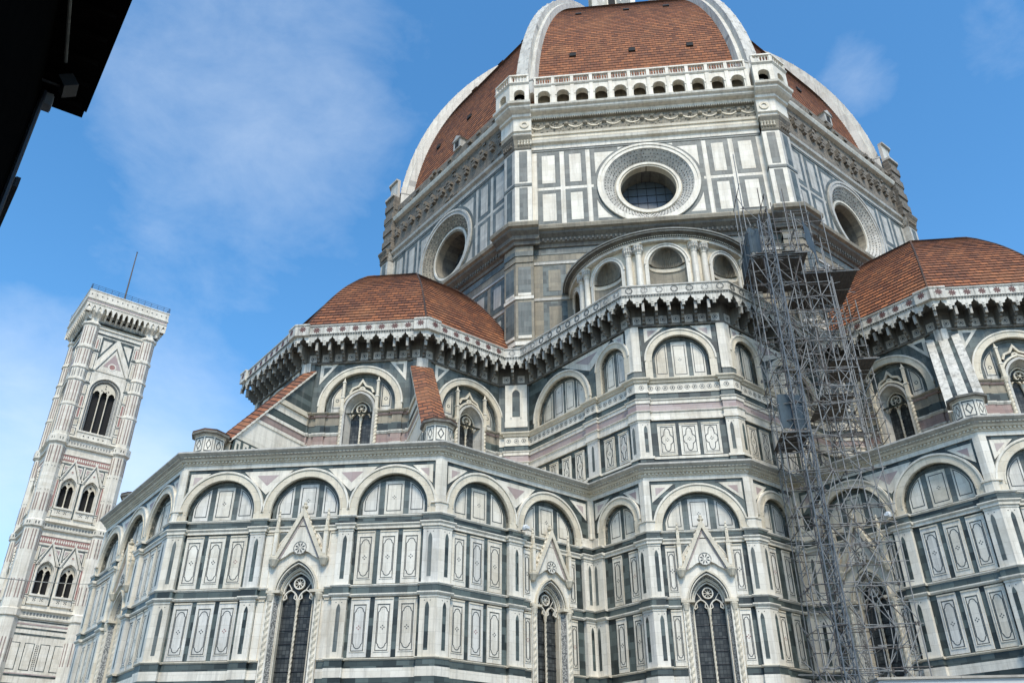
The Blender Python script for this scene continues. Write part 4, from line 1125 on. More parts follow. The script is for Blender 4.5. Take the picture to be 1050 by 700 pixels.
# finished marble gallery on the front face ------------------------------
def front_gallery():
    L = 2*HD_; F = Face(CATH, (RD, -HD_), 0, L); cx = L/2
    en = MB()
    en.mould(0, L, [(0, 50.45), (.22, 50.5), (.22, 50.8), (.32, 50.85), (.35, 51.08), (.2, 51.12), (0, 51.12)], CREAM, T22, T22)
    en.mould(0, L, [(0, 51.12), (.2, 51.12), (.2, 52.5), (.35, 52.55), (.38, 52.7), (0, 52.7)], BROWNST, T22, T22)
    en.mould(0, L, [(0, 52.7), (.45, 52.72), (.5, 52.95), (.85, 53.05), (.95, 53.15), (.95, 53.32), (1.15, 53.45), (1.2, 53.62), (0, 53.7)], WHITE, T22, T22)
    for i in range(110):
        x = (i+.5)*L/110; en.box(x-.055, x+.055, .38, .5, 52.55, 52.69, CREAM)
    rg = random.Random(3)
    for i in range(420):
        x = rg.uniform(.8, L-.8); z = rg.uniform(51.25, 52.42); r0 = rg.uniform(.04, .11); en.lathe(x, .2, [(0, z-r0), (r0, z), (0, z+r0)], rg.choice((BROWNST, CREAM, CREAM, DKST)), 5)
    for i in range(13):                                     # garlands on the frieze
        xa = .9+i*(L-1.8)/12
        if i < 12:
            xb = .9+(i+1)*(L-1.8)/12; pr = None
            for q in range(9):
                t = q/8; x = xa+(xb-xa)*t; z = 52.1-.5*(1-(2*t-1)**2); cur = (x, .2, z)
                if pr: en.tube(pr, cur, .05+.06*(1-abs(2*t-1))*rg.uniform(.6, 1.3), CREAM, 5)
                pr = cur
            xm = (xa+xb)/2; en.lathe(xm, .2, [(0, 51.95), (.16, 52.08), (.16, 52.2), (0, 52.35)], BROWNST, 8)
        en.lathe(xa, .24, [(0, 51.75), (.2, 51.9), (.2, 52.1), (0, 52.3)], BROWNST, 8)
    for x0, x1, m0, m1 in ((-.0, 1.15, T22, 0), (L-1.15, L, 0, T22)):        # entablature breaks out over the piers
        en.mould(x0, x1, [(0, 50.6), (.75, 50.6), (.75, 50.9), (.9, 51.0), (.8, 51.1), (.8, 52.4), (1.0, 52.5), (1.0, 52.75), (1.35, 52.95), (1.5, 53.1), (1.5, 53.3), (1.7, 53.42), (1.75, 53.62), (0, 53.7)], WHITE, m0, m1)
        xm = (x0+x1)/2; en.ring(xm, 51.7, .2, .38, 0, 2*PI, 14, .8, .88, CREAM)
    F.add('entablature', en)
    D = .95
    ga = MB(); zs, zt, zb = 54.72, 55.75, 53.62
    sp = 1.6; n = 11; xs = [cx+(i-5)*sp for i in range(n)]
    xl, xr = xs[0]-sp/2, xs[-1]+sp/2
    for x in xs:
        ga.holed(x-sp/2, x+sp/2, zb, zt, [(x-.52, zb+.25), (x-.52, zs)]+parch(x, .52, zs, .52, 6)+[(x+.52, zs), (x+.52, zb+.25)], D, D-.5, WHITE)
        ga.box(x-.52, x+.52, D-.4, D, zb, zb+.25, WHITE)
        ga.ring(x, zs, .52, .66, 0, PI, 12, D, D+.05, WHITE)
        ga.box(x+sp/2-.16, x+sp/2+.16, D, D+.07, zb, zt, WHITE)
        ga.box(x+sp/2-.2, x+sp/2+.2, D, D+.10, zb, zb+.2, WHITE)
        ga.box(x-.56, x-.48, D-.45, D+.02, zb+.2, zb+.30, WHITE)
        ga.box(x+.48, x+.56, D-.45, D+.02, zb+.2, zb+.30, WHITE)
    ga.box(xl, xr, -.6, D-1.0, zb, zt, BROWNST)
    for z in (zb+.5, zb+1.0): ga.box(xl, xr, D-1.0, D-.94, z, z+.08, CREAM)
    ga.mould(xl, xr, [(-.5, zt), (D, zt), (D+.08, zt+.06), (D+.14, zt+.16), (D+.14, zt+.24), (-.5, zt+.26)], WHITE)
    g = F.add('arcaded_gallery', ga)
    ba = MB(); z0, z1 = zt+.26, zt+1.02
    ba.box(xl, xr, D-.22, D+.08, z1, z1+.14, WHITE); ba.box(xl, xr, D-.16, D+.03, z0, z0+.07, WHITE)
    for i in range(n+1):
        x = xl+i*sp; ba.box(max(xl, x-.14), min(xr, x+.14), D-.18, D+.06, z0, z1, WHITE)
        if i < n:
            for q in range(6):
                xx = x+.14+(q+.5)*(sp-.28)/6; ba.lathe(xx, D-.07, [(.05, z0), (.05, z0+.08), (.085, z0+.22), (.04, z0+.42), (.035, z0+.6), (.06, z1)], PINKD if (i*6+q) % 4 == 0 else GWHITE, 6)
    obj('balustrade', ba.mirror(L) if F.mir else ba, g)
    for s in (0, 1):                                        # corner blocks carry on round the pier
        for a, half in (((0, 1), (45, 0)) if s else ((0, 0), (-45, 1))):
            ca, sa = math.cos(R(a)), math.sin(R(a)); pt = (RD*ca+HD_*sa, RD*sa-HD_*ca); Fb = Face(CATH, pt, a, L)
            bl = MB(); p = 1.4; x0, x1 = (L-1.05, L) if half else (0, 1.05); m0, m1 = (0, T22) if half else (T22, 0)
            if a: x0, x1 = (L-1.3, L) if half else (0, 1.3)
            xc = (x0+x1)/2+(.22 if half else -.22)
            fx0, fx1 = x0-m0*p, x1+m1*p; xc = (fx0+fx1)/2
            bl.holed(fx0, fx1, zb, zt, [(xc-.45, zb+.3), (xc-.45, zs)]+parch(xc, .45, zs, .45, 6)+[(xc+.45, zs), (xc+.45, zb+.3)], p, p-.5, WHITE)
            bl.box(xc-.45, xc+.45, p-.4, p, zb, zb+.3, WHITE)
            bl.box(xc-.3, xc+.1, p-.9, p-.6, zb+.3, zb+1.1, GREY)
            for q in (x0 if half else x1,): bl.face([(q, -.5, zb), (q, p, zb), (q, p, zt), (q, -.5, zt)], WHITE)
            bl.mould(x0, x1, [(p-.95, zb), (p-.95, zt)], DARK, m0, m1)
            bl.mould(x0, x1, [(-.5, zt), (p, zt), (p+.14, zt+.16), (p+.14, zt+.24), (-.5, zt+.26)], WHITE, m0, m1)
            bl.mould(x0, x1, [(p-.22, z1), (p+.08, z1), (p+.08, z1+.14), (p-.22, z1+.14)], WHITE, m0, m1)
            for q in range(6):
                xx = fx0+.2+(fx1-fx0-.4)*q/5; bl.lathe(xx, p-.07, [(.05, z0), (.085, z0+.22), (.04, z0+.42), (.06, z1)], WHITE, 6)
            for q in (fx0+.08, fx1-.08): bl.box(q-.08, q+.08, p-.2, p+.04, z0, z1, WHITE)
            bl.mould(x0, x1, [(0, 52.7), (1.0, 52.75), (1.35, 52.95), (1.5, 53.1), (1.5, 53.3), (1.7, 53.42), (1.75, 53.62), (0, 53.7)], WHITE, m0, m1) if a else 0
            bl.mould(x0, x1, [(0, 50.6), (.75, 50.6), (.75, 50.9), (.9, 51.0), (.8, 51.1), (.8, 52.4), (1.0, 52.5), (1.0, 52.75), (0, 52.75)], WHITE, m0, m1) if a else 0
            Fb.add('gallery_corner', bl)
front_gallery()
# unfinished rough band on the other faces -----------------------------------
def rough_band(a, cut0, cut1):
    ca, sa = math.cos(R(a)), math.sin(R(a)); L = 2*HD_; pt = (RD*ca+HD_*sa, RD*sa-HD_*ca); F = Face(CATH, pt, a, L)
    mb = MB(); x0, x1 = cut0, L-cut1; m0 = T22 if cut0 == 0 else 0; m1 = T22 if cut1 == 0 else 0
    mb.mould(x0, x1, [(0, 50.4), (.12, 50.45), (.12, 54.2), (0, 54.2)], ROUGH, m0, m1)
    rnd = random.Random(a)
    n = 15
    for i in range(n):                                      # projecting putlog stones, stepped like teeth
        x = x0+(i+.5)*(x1-x0)/n
        w_ = rnd.uniform(.24, .38); mb.box(x-w_, x+w_, .1, .42, 52.15+rnd.uniform(-.08, .08), 52.5, ROUGH); mb.box(x-w_, x+.02, .1, .5, 52.5, 52.8+rnd.uniform(-.1, .1), ROUGH); mb.box(x-.2, x+.2, .1, .4, 51.85, 52.15, ROUGH)
    for i in range(46):
        x = x0+(x1-x0)*rnd.random(); z = rnd.uniform(50.6, 54); w = rnd.uniform(.2, .6); mb.box(x-w/2, x+w/2, .1, .12+rnd.uniform(.03, .16), z, z+rnd.uniform(.12, .3), ROUGH)
    mb.mould(x0, x1, [(0, 53.9), (.45, 54.0), (.55, 54.2), (.6, 54.35), (0, 54.4)], WHITE, m0, m1)
    mb.mould(x0, x1, [(-1, 54.4), (.15, 54.4), (.15, 56.0), (-.5, 56.6), (-1, 56.6)], ROUGH, m0, m1)
    for i in range(24):
        x = x0+(i+rnd.random())*(x1-x0)/24; z = 54.4+rnd.random()*1.2; mb.box(x-.25, x+.25, .1, .15+rnd.uniform(.05, .3), z, z+.35, ROUGH)
    F.add('unfinished_masonry', mb)
    dm = MB()                                               # small dormer opening above the ledge
    xd = x0+(x1-x0)*(.62 if a < 0 else .42)
    dm.box(xd-.55, xd+.55, -.8, .35, 56.0, 57.0, GREY); dm.prism([(xd-.7, 57.0), (xd+.7, 57.0), (xd, 57.55)], -.9, .45, GREY); dm.box(xd-.3, xd+.3, .3, .36, 56.1, 56.9, DARK)
    F.add('dormer', dm)
    for xc, m, half in ((0, T22, 0), (L, T22, 1)):
        if (half == 0 and cut0) or (half == 1 and cut1): continue
        st = MB(); q0, q1 = (L-1.3, L) if half else (0, 1.3); a0, a1 = (0, T22) if half else (T22, 0)
        for i in range(9):
            z = 50.5+i*.75; st.bar(q0, q1, .55+.12*(i % 2), z, z+.73, ROUGH, a0, a1)
        st.bar(q0, q1, .75, 57.2, 57.45, GREY, a0, a1); st.bar(q0+.1*(1-half), q1-.1*half, .3, 57.45, 59.3, RIBM, a0, a1); st.bar(q0, q1, .5, 59.3, 59.5, GREY, a0, a1)
        F.add('rough_pier', st)
rough_band(-45, 0, 1.3); rough_band(45, 1.3, 0); rough_band(-90, 0, 0); rough_band(90, 0, 0)
# ------------------------------------------------------------------ main dome
RC, Z0D, KD = 25.5, 54.0, .745
rho = 2*KD*RC; cxd = RC-rho
def dome_r(z): return cxd+math.sqrt(rho*rho-(z-Z0D)**2)
q8 = math.cos(PI/8)
ZTOP = Z0D+math.sqrt(rho*rho-(3.6-cxd)**2)
DP = [(dome_r(z)*q8, z) for z in [Z0D+1+(ZTOP-Z0D-1)*i/60 for i in range(61)]]
dome = obj('dome', vault(0, DP, TILED, .04, .40, 'dome', range(8), 0.), CATH, None, 'great red brick tiled dome with white ribs')
for k in (-1, 0, 1):
    ca, sa = math.cos(R(45*k)), math.sin(R(45*k))
    for z, hx in ((62.6, -5.4), (62.6, 0), (62.6, 5.2), (72.8, -4.6), (72.8, .2), (72.8, 4.2), (80.5, 0)):
        op = MB(); r = dome_r(z)*q8; r2 = dome_r(z+.55)*q8
        Q = lambda rr, x, zz: (ca*rr-sa*x, -(sa*rr+ca*x), zz)
        A = [Q(r-.3, hx-.3, z), Q(r+.16, hx-.3, z), Q(r+.16, hx+.3, z), Q(r-.3, hx+.3, z)]; B = [Q(r2-.3, hx-.3, z+.45), Q(r2+.22, hx-.3, z+.45), Q(r2+.22, hx+.3, z+.45), Q(r2-.3, hx+.3, z+.45)]
        op.loft(A, B, DARK, True); op.face(A, DARK); op.face(B, TILED, [(0, 0), (.4, 0), (.4, .3), (0, .3)])
        obj('vent_opening', op, dome)
for k in range(8):
    a = R(22.5+45*k); rb = MB(); M = Matrix.Rotation(a+PI/2, 4, 'Z')
    zz = [Z0D+2.5+(ZTOP-Z0D-2.5)*i/40 for i in range(41)]
    sec = lambda w, o: None
    rows = []
    for i, z in enumerate(zz):
        r = dome_r(z); dr = -(z-Z0D)/math.sqrt(rho*rho-(z-Z0D)**2); nn = Vector((1, -dr)); nn.normalize(); f = i/40
        w = .98*(1-.45*f); P = []
        for x, o in ((-w, -.7), (-w, .35), (-w*.62, .42), (-w*.62, .95), (w*.62, .95), (w*.62, .42), (w, .35), (w, -.7)):
            P.append((x, r+nn[0]*o, z+nn[1]*o))
        rows.append(P)
    for A, B in zip(rows, rows[1:]): rb.loft(A, B, RIBM)
    rb.face(rows[0][::-1], RIBM)
    for i in range(2, 40, 2):                              # stone steps on the crest
        P = rows[i]; x = P[4][0]; d_, z_ = P[4][1], P[4][2]
        rb.box(x-.22, x-.02, d_-.25, d_+.04, z_-.09, z_+.09, RIBM); rb.box(-x+.02, -x+.22, d_-.25, d_+.04, z_-.09, z_+.09, RIBM)
    rb.box(-1.1, 1.1, RC-1.6, RC+.72, Z0D+2.4, Z0D+3.9, RIBM); rb.box(-1.14, 1.14, RC-1.7, RC+.78, Z0D+3.9, Z0D+4.05, GREY)
    obj('rib', rb, CATH, M)
lt = MB()
lt.lathe(0, 0, [(6.5, ZTOP-2.6), (6.5, ZTOP+.3), (6.8, ZTOP+.4), (6.8, ZTOP+.9), (2.6, ZTOP+.9), (2.6, ZTOP+9), (3.2, ZTOP+9.4), (3.2, ZTOP+10.4), (2.4, ZTOP+10.6), (.5, ZTOP+17.5), (0, ZTOP+17.6)], WHITE, 8, PI/8, PI/8+2*PI)
lt.lathe(0, 0, [(0, ZTOP+17.4), (.8, ZTOP+17.9), (1.1, ZTOP+18.6), (.8, ZTOP+19.3), (0, ZTOP+19.7)], plain('gilt_copper', (.5, .36, .12), .35, .8), 16)
for k in range(8):
    a = R(45*k); b = R(45*k+22.5)
    P = lambda r, z, o: (r*math.cos(b)-o*math.sin(b), r*math.sin(b)+o*math.cos(b), z)
    pr = [(2.4, ZTOP+.9), (6.2, ZTOP+.9), (6.2, ZTOP+4.2), (4.6, ZTOP+5.2), (3.6, ZTOP+5.4), (3.2, ZTOP+6.6), (2.4, ZTOP+7.6)]
    for o in (-.35, .35):
        f = [P(r, z, o) for r, z in pr]; lt.face(f if o < 0 else f[::-1], WHITE)
    for (r0, z0), (r1, z1) in zip(pr, pr[1:]): lt.face([P(r0, z0, -.35), P(r0, z0, .35), P(r1, z1, .35), P(r1, z1, -.35)], WHITE)
    for z0, z1 in ((ZTOP+1.6, ZTOP+7.6),):
        Q = lambda x, z, e: ((2.43+e)*math.cos(a)-x*math.sin(a), (2.43+e)*math.sin(a)+x*math.cos(a), z)
        lt.face([Q(-.45, z0, 0), Q(.45, z0, 0), Q(.45, z1, 0), Q(0, z1+.6, 0), Q(-.45, z1, 0)], DARK)
obj('lantern', lt, CATH)

# ------------------------------------------------------------------ exedra on the front
def exedra():
    rw, cu = 6.25, RD-.1
    M = Matrix.Translation((cu+rw, 0, 0)) @ Matrix.Rotation(PI/2, 4, 'Z')
    z0, z1 = 29.3, 34.92
    half = rw*R(97)
    mb = MB(); niches = [-rw*R(78), -rw*R(39), 0, rw*R(39), rw*R(78)]; hw, zs = 1.2, 33.3
    edges = [-half]+[(a+b)/2 for a, b in zip(niches, niches[1:])]+[half]
    def fine(x0, x1, za, zb, d, mat):
        n = max(1, int((x1-x0)/.4))
        for i in range(n): mb.face([(x0+(x1-x0)*i/n, d, za), (x0+(x1-x0)*(i+1)/n, d, za), (x0+(x1-x0)*(i+1)/n, d, zb), (x0+(x1-x0)*i/n, d, zb)], mat)
    for i, x in enumerate(niches):
        for a, b in ((edges[i], x-hw), (x+hw, edges[i+1])): fine(a, b, z0, z1, 0, CREAM)
        arc = parch(x, hw, zs, hw, 8)
        for p, q in zip(arc, arc[1:]): mb.face([(p[0], 0, p[1]), (q[0], 0, q[1]), (q[0], 0, z1), (p[0], 0, z1)], CREAM)
        mb.ring(x, zs, hw, hw+.24, 0, PI, 16, -.02, .10, WHITE); mb.ring(x, zs, hw+.17, hw+.27, 0, PI, 16, 0, .15, WHITE)
        for sx in (-1, 1):
            a, b = sorted((x+sx*hw, x+sx*(hw+.24))); mb.box(a, b, -.02, .10, z0, zs, WHITE)
            a, b = sorted((x+sx*(hw+.30), x+sx*(hw+.34)))
    mb.bend(rw)
    ex = obj('exedra', mb, CATH, M)
    # niches: half cylinder with a fluted shell head
    for x in niches:
        nb = MB(); n = 22; zb = 32.95
        for i in range(n):
            a, b = PI*i/n, PI*(i+1)/n
            A = lambda t, z: (x-hw*math.cos(t), -hw*.62*math.sin(t), z)
            nb.face([A(a, z0), A(b, z0), A(b, zb), A(a, zb)], BROWNST)
            for (e0, e1) in [(j/6, (j+1)/6) for j in range(6)]:
                def Sh(t, e, fl):
                    ph = e*PI/2; k = 1-(.15 if fl else 0)*math.cos(ph)
                    return (x-hw*k*math.cos(t)*math.cos(ph), -hw*.62*k*math.sin(t)*math.cos(ph), zs+hw*math.sin(ph)*k)
                m_ = (a+b)/2
                nb.face([Sh(a, e0, 0), Sh(m_, e0, 1), Sh(m_, e1, 1), Sh(a, e1, 0)], BROWNST); nb.face([Sh(m_, e0, 1), Sh(b, e0, 0), Sh(b, e1, 0), Sh(m_, e1, 1)], BROWNST)
            nb.face([A(a, zb), A(b, zb), A(b, zb+.08), A(a, zb+.08)], CREAM)
            B = lambda t, z: (x-hw*.98*math.cos(t), -hw*.55*math.sin(t), z)
            nb.face([B(a, zb), B(b, zb), B(b, zb+.22), B(a, zb+.22)], CREAM)
            nb.face([A(a, zb), A(b, zb), B(b, zb), B(a, zb)], WHITE)
            nb.face([A(a, zb+.22), A(b, zb+.22), A(b, zs), A(a, zs)], CREAM)
        nb.bend(rw); obj('shell_niche', nb, ex)
    # paired half columns
    cols = [e+s for e in edges[1:-1] for s in (-.34, .34)]
    cm = MB(); cm.lathe(0, .12, [(.30, 29.4), (.30, 30.2), (.25, 30.35), (.22, 30.5), (.225, 31.5), (.2, 34.05), (.24, 34.1), (.21, 34.17), (.30, 34.4), (.26, 34.44), (.38, 34.78)], WHITE, 12)
    cm.box(-.34, .34, -.1, .46, 34.78, 34.87, CREAM); cm.box(-.36, .36, -.1, .5, 29.3, 30.1, WHITE)
    for i in range(7):
        a = -PI/2+PI*i/6; cm.lathe(.3*math.sin(a), .12+.3*math.cos(a), [(0, 34.25), (.08, 34.4), (.05, 34.52), (.09, 34.66), (0, 34.77)], GREY, 5)
    cme = cm.mesh('half_column', False)
    for x in cols:
        t = x/rw; Mc = Matrix.Translation((rw*math.sin(t), rw-rw*math.cos(t), 0)) @ Matrix.Rotation(t, 4, 'Z')
        obj('half_column', cme, ex, Mc)
    pts = [-97+194*i/56 for i in range(57)]
    co = MB()
    for prof, m in (([(0, 34.2), (.42, 34.22), (.42, 34.5), (.48, 34.55), (.48, 34.62), (.3, 34.64)], WHITE), ([(.3, 34.62), (.3, 34.98), (.45, 35.02)], DKST), ([(.45, 35.02), (.55, 35.1), (.55, 35.2), (.85, 35.34)], DKST), ([(.85, 35.34), (.88, 35.48)], GREY), ([(.88, 35.48), (1.0, 35.55)], DKST), ([(1.0, 35.55), (1.04, 35.72), (.9, 35.78)], GREY)):
        for p, q in zip(pts, pts[1:]):
            for (d0, za), (d1, zb) in zip([(d*.82, 34.86+(z-34.2)*.42) for d, z in prof], [(d*.82, 34.86+(z-34.2)*.42) for d, z in prof[1:]]):
                f = lambda ang, d, z: ((rw+d)*math.sin(R(ang)), (rw+d)*math.cos(R(ang))-rw, z)
                co.face([f(p, d0, za), f(q, d0, za), f(q, d1, zb), f(p, d1, zb)], m)
    for i in range(150):
        t = R(-96+192*i/149); u = (rw+.33)
        a = .0075
        co.face([((u+.1)*math.sin(t-a), (u+.1)*math.cos(t-a)-rw, 35.13), ((u+.1)*math.sin(t+a), (u+.1)*math.cos(t+a)-rw, 35.13), ((u+.1)*math.sin(t+a), (u+.1)*math.cos(t+a)-rw, 35.195), ((u+.1)*math.sin(t-a), (u+.1)*math.cos(t-a)-rw, 35.195)], CREAM)
        co.face([((u-.1)*math.sin(t-a), (u-.1)*math.cos(t-a)-rw, 35.13), ((u-.1)*math.sin(t+a), (u-.1)*math.cos(t+a)-rw, 35.13), ((u+.1)*math.sin(t+a), (u+.1)*math.cos(t+a)-rw, 35.13), ((u+.1)*math.sin(t-a), (u+.1)*math.cos(t-a)-rw, 35.13)], CREAM)
    obj('exedra_cornice', co, ex)
    rf = MB()
    for p, q in zip(pts, pts[1:]):
        f = lambda ang, r, z: (r*math.sin(R(ang)), r*math.cos(R(ang))-rw, z)
        for r0, za, r1, zb in ((rw+.74, 35.5, rw+.5, 35.62), (rw+.5, 35.62, .3, 37.6)):
            rf.face([f(p, r0, za), f(q, r0, za), f(q, r1, zb), f(p, r1, zb)], DKST)
    obj('exedra_roof', rf, ex)
    fl = MB(); fl.box(-1, 1, 0, .3, 0, 0, DARK)
exedra()
# the nave running away behind the left apse
nv = MB()
M = Matrix.Rotation(R(-135)+PI/2, 4, 'Z')       # local d points along the nave
nv.box(-17.5, 17.5, 20, 105, 0, 20.5, GREY); nv.box(-18, 18, 20, 105.5, 20.5, 21.3, WHITE)
nv.box(-9, 9, 18, 105, 21, 34, GREY); nv.box(-9.6, 9.6, 18, 105.5, 34, 35, WHITE)
nv.face([(-9.6, 18, 35), (0, 18, 39.5), (0, 105, 39.5), (-9.6, 105, 35)], TILE, [(0, 0), (11, 0), (11, 87), (0, 87)]); nv.face([(9.6, 18, 35), (0, 18, 39.5), (0, 105, 39.5), (9.6, 105, 35)], TILE, [(0, 0), (11, 0), (11, 87), (0, 87)])
nv.face([(-18, 20, 21.3), (-9, 20, 25), (-9, 105, 25), (-18, 105, 21.3)], TILE, [(0, 0), (10, 0), (10, 87), (0, 87)]); nv.face([(18, 20, 21.3), (9, 20, 25), (9, 105, 25), (18, 105, 21.3)], TILE, [(0, 0), (10, 0), (10, 87), (0, 87)])
obj('nave', nv, CATH, M)

# ------------------------------------------------------------------ bell tower
TOWER = thing('bell_tower', 'tall slender square bell tower of white, pink and green marble behind the left apse', 'bell tower', (-36.08, -84.2, 0))
HT = 6.26; WP = 4.9
class TFace(Face):
    def __init__(s, a):
        ca, sa = math.cos(R(a)), math.sin(R(a)); s.owner, s.L, s.mir = TOWER, 2*WP, False
        th = R(a+90); s.M = Matrix.Translation((WP*ca, WP*sa, 0)) @ Matrix.Rotation(th, 4, 'Z')   # local x runs from -WP to WP
def light_window(kind):
    """tower windows; origin at axis and sill"""
    M = {}
    f = MB()
    if kind == 'bifora':
        hw, hi, zs, h0, h1, n = 1.12, .82, 3.05, 1.55, 1.2, 2
    else:
        hw, hi, zs, h0, h1, n = 2.35, 1.62, 6.7, 2.5, 1.75, 3
    zb = 0
    out = opening(0, hw, zb, zs, h0, 8); inn = opening(0, hi, zb, zs, h1, 8)
    f.loft([(x, -.5, z) for x, z in inn], [(x, .08, z) for x, z in out], INLAY if n == 3 else WHITE)
    f.band(out, .14, 0, .16, WHITE); f.band(opening(0, hw*.5+hi*.5, zb, zs, (h0+h1)/2, 8), .07, -.3, -.1, WHITE)
    f.box(-hw-.12, hw+.12, -.1, .22, zb-.25, zb, WHITE)
    if n == 2:
        f.box(-hw-.02, hw+.02, -.1, .06, zb-1.1, zb-.25, WHITE)
        for cx in (-.45, .45):
            for ex, ez in ((0, 0), (.14, .14), (-.14, .14), (.14, -.14), (-.14, -.14)): f.box(cx+ex-.06, cx+ex+.06, .06, .075, zb-.68+ez-.06, zb-.68+ez+.06, LINE)
        f.box(-hw-.2, hw+.2, -.05, .25, zb-1.35, zb-1.1, WHITE)
    else:
        f.box(-hw, hw, -.1, .1, zb-1.3, zb-.25, WHITE)
        for cx in (-1.4, -.7, 0, .7, 1.4): f.prism([(cx-.12, -.8), (cx, -.95), (cx+.12, -.8), (cx, -.65)], .1, .115, LINE)
    M['frame'] = f.mesh('window')
    d = MB(); d.prism([(-hi-.6, zb-.5), (hi+.6, zb-.5)]+parch(0, hi+.6, zs, h1+.8, 8)[::-1], -1.0, -.9, DARK, False); M['opening'] = d.mesh('dark_opening')
    t = MB(); wl = 2*hi/n
    tymp = parch(0, hi, zs, h1, 8)
    for i in range(n):
        cx = -hi+wl*(i+.5)
        hole = [(cx-wl*.4, zs-.25)]+parch(cx, wl*.4, zs-.2, .5, 5)+[(cx+wl*.4, zs-.25)]
        zt_ = lambda x: zs+max(.0, np_int(tymp, x)-zs)
        arc = parch(cx, wl*.40, zs-.2, .55, 5)
        for p, q in zip(arc, arc[1:]): t.face([(p[0], -.3, p[1]), (q[0], -.3, q[1]), (q[0], -.3, max(q[1], np_int(tymp, q[0]))), (p[0], -.3, max(p[1], np_int(tymp, p[0])))], CREAM)
        for sx in (-1, 1):
            a, b = sorted((cx+sx*wl*.4, cx+sx*wl*.5)); za, zb_ = np_int(tymp, a), np_int(tymp, b)
            t.face([(a, -.3, zs-.2), (b, -.3, zs-.2), (b, -.3, max(zs-.19, zb_)), (a, -.3, max(zs-.19, za))], CREAM)
    if n == 2: t.ring(0, zs+.62, 0, .17, 0, 2*PI, 10, -.3, -.285, DARK); t.ring(0, zs+.62, .17, .23, 0, 2*PI, 10, -.3, -.25, CREAM)
    else:
        for cx, cz in ((0, .95), (-.5, .55), (.5, .55), (0, 1.4), (-.22, .35), (.22, .35)): t.prism([(cx-.12, zs+cz), (cx, zs+cz-.14), (cx+.12, zs+cz), (cx, zs+cz+.14)], -.3, -.285, DARK)
    M['tracery'] = t.mesh('tracery')
    m = MB()
    m.lathe(0, -.35, [(.17, 0), (.17, .15), (.085, .3), (.085, zs-.6), (.15, zs-.3), (.17, zs-.18)], CREAM, 8); M['mullion'] = m.mesh('mullion')
    g = MB()
    zt = {2: zs+4.1, 3: zs+8.3}[n]; zg = {2: zs+.9, 3: zs+3.4}[n]; gw = {2: 1.38, 3: 2.45}[n]
    arch = parch(0, hw+.06, zs, h0+.1, 8)
    fld = [(p[0], p[1]) for p in arch if p[1] > zg-.01]
    g.prism([(-gw, zg)]+[p for p in fld]+[(gw, zg), (0, zt)], -.05, .10, WHITE)
    if n == 3: g.prism([(-1.35, zg+1.0), (1.35, zg+1.0), (0, zt-1.4)], .10, .115, PINK)
    g.band([(-gw-.05, zg), (0, zt), (gw+.05, zg)], .24 if n == 3 else .16, -.05, .2, WHITE); g.band([(-gw+.3, zg+.1), (0, zt-.5), (gw-.3, zg+.1)], .09, .10, .13, GREEN)
    k = {2: (zs+2.3, .2), 3: (zs+4.6, .62)}[n]
    g.ring(0, k[0], k[1]*.7, k[1], 0, 2*PI, 14, .1, .14, WHITE); g.ring(0, k[0], 0, k[1]*.7, 0, 2*PI, 10, .1, .12, RED)
    for i in range(7 if n == 2 else 0):
        u = (i+.5)/7
        for sx in (-1, 1): g.lathe(sx*(gw+.16)*(1-u), .1, [(0, zg+(zt-zg)*u-.12), (.12, zg+(zt-zg)*u), (0, zg+(zt-zg)*u+.15)], GREEN, 5)
    M['gable'] = g.mesh('gable'); M['n'] = n; M['hi'] = hi
    return M
def np_int(P, x):
    P = sorted(P)
    for a, b in zip(P, P[1:]):
        if a[0] <= x <= b[0]: return a[1]+(b[1]-a[1])*((x-a[0])/(b[0]-a[0]) if b[0] > a[0] else 0)
    return P[0][1]
BIF, TRI = light_window('bifora'), light_window('trifora')
def tower_window(F, W, x, z):
    o = obj('arched_window', W['frame'], TOWER, F.M @ Matrix.Translation((x, 0, z)))
    for k, nm in (('opening', 'dark_opening'), ('tracery', 'tracery'), ('gable', 'gable')): obj(nm, W[k], o)
    for i in range(1, W['n']): obj('mullion', W['mullion'], o, Matrix.Translation((-W['hi']+2*W['hi']*i/W['n'], 0, 0)))
def tpanel(mb, x0, x1, z0, z1, core, d=0., f=.14):
    mb.box(x0, x1, d-.02, d+.02, z0, z1, GREEN); mb.box(x0+.10, x1-.10, d, d+.03, z0+.10, z1-.10, WHITE); mb.box(x0+f+.07, x1-f-.07, d, d+.04, z0+f+.07, z1-f-.07, core)
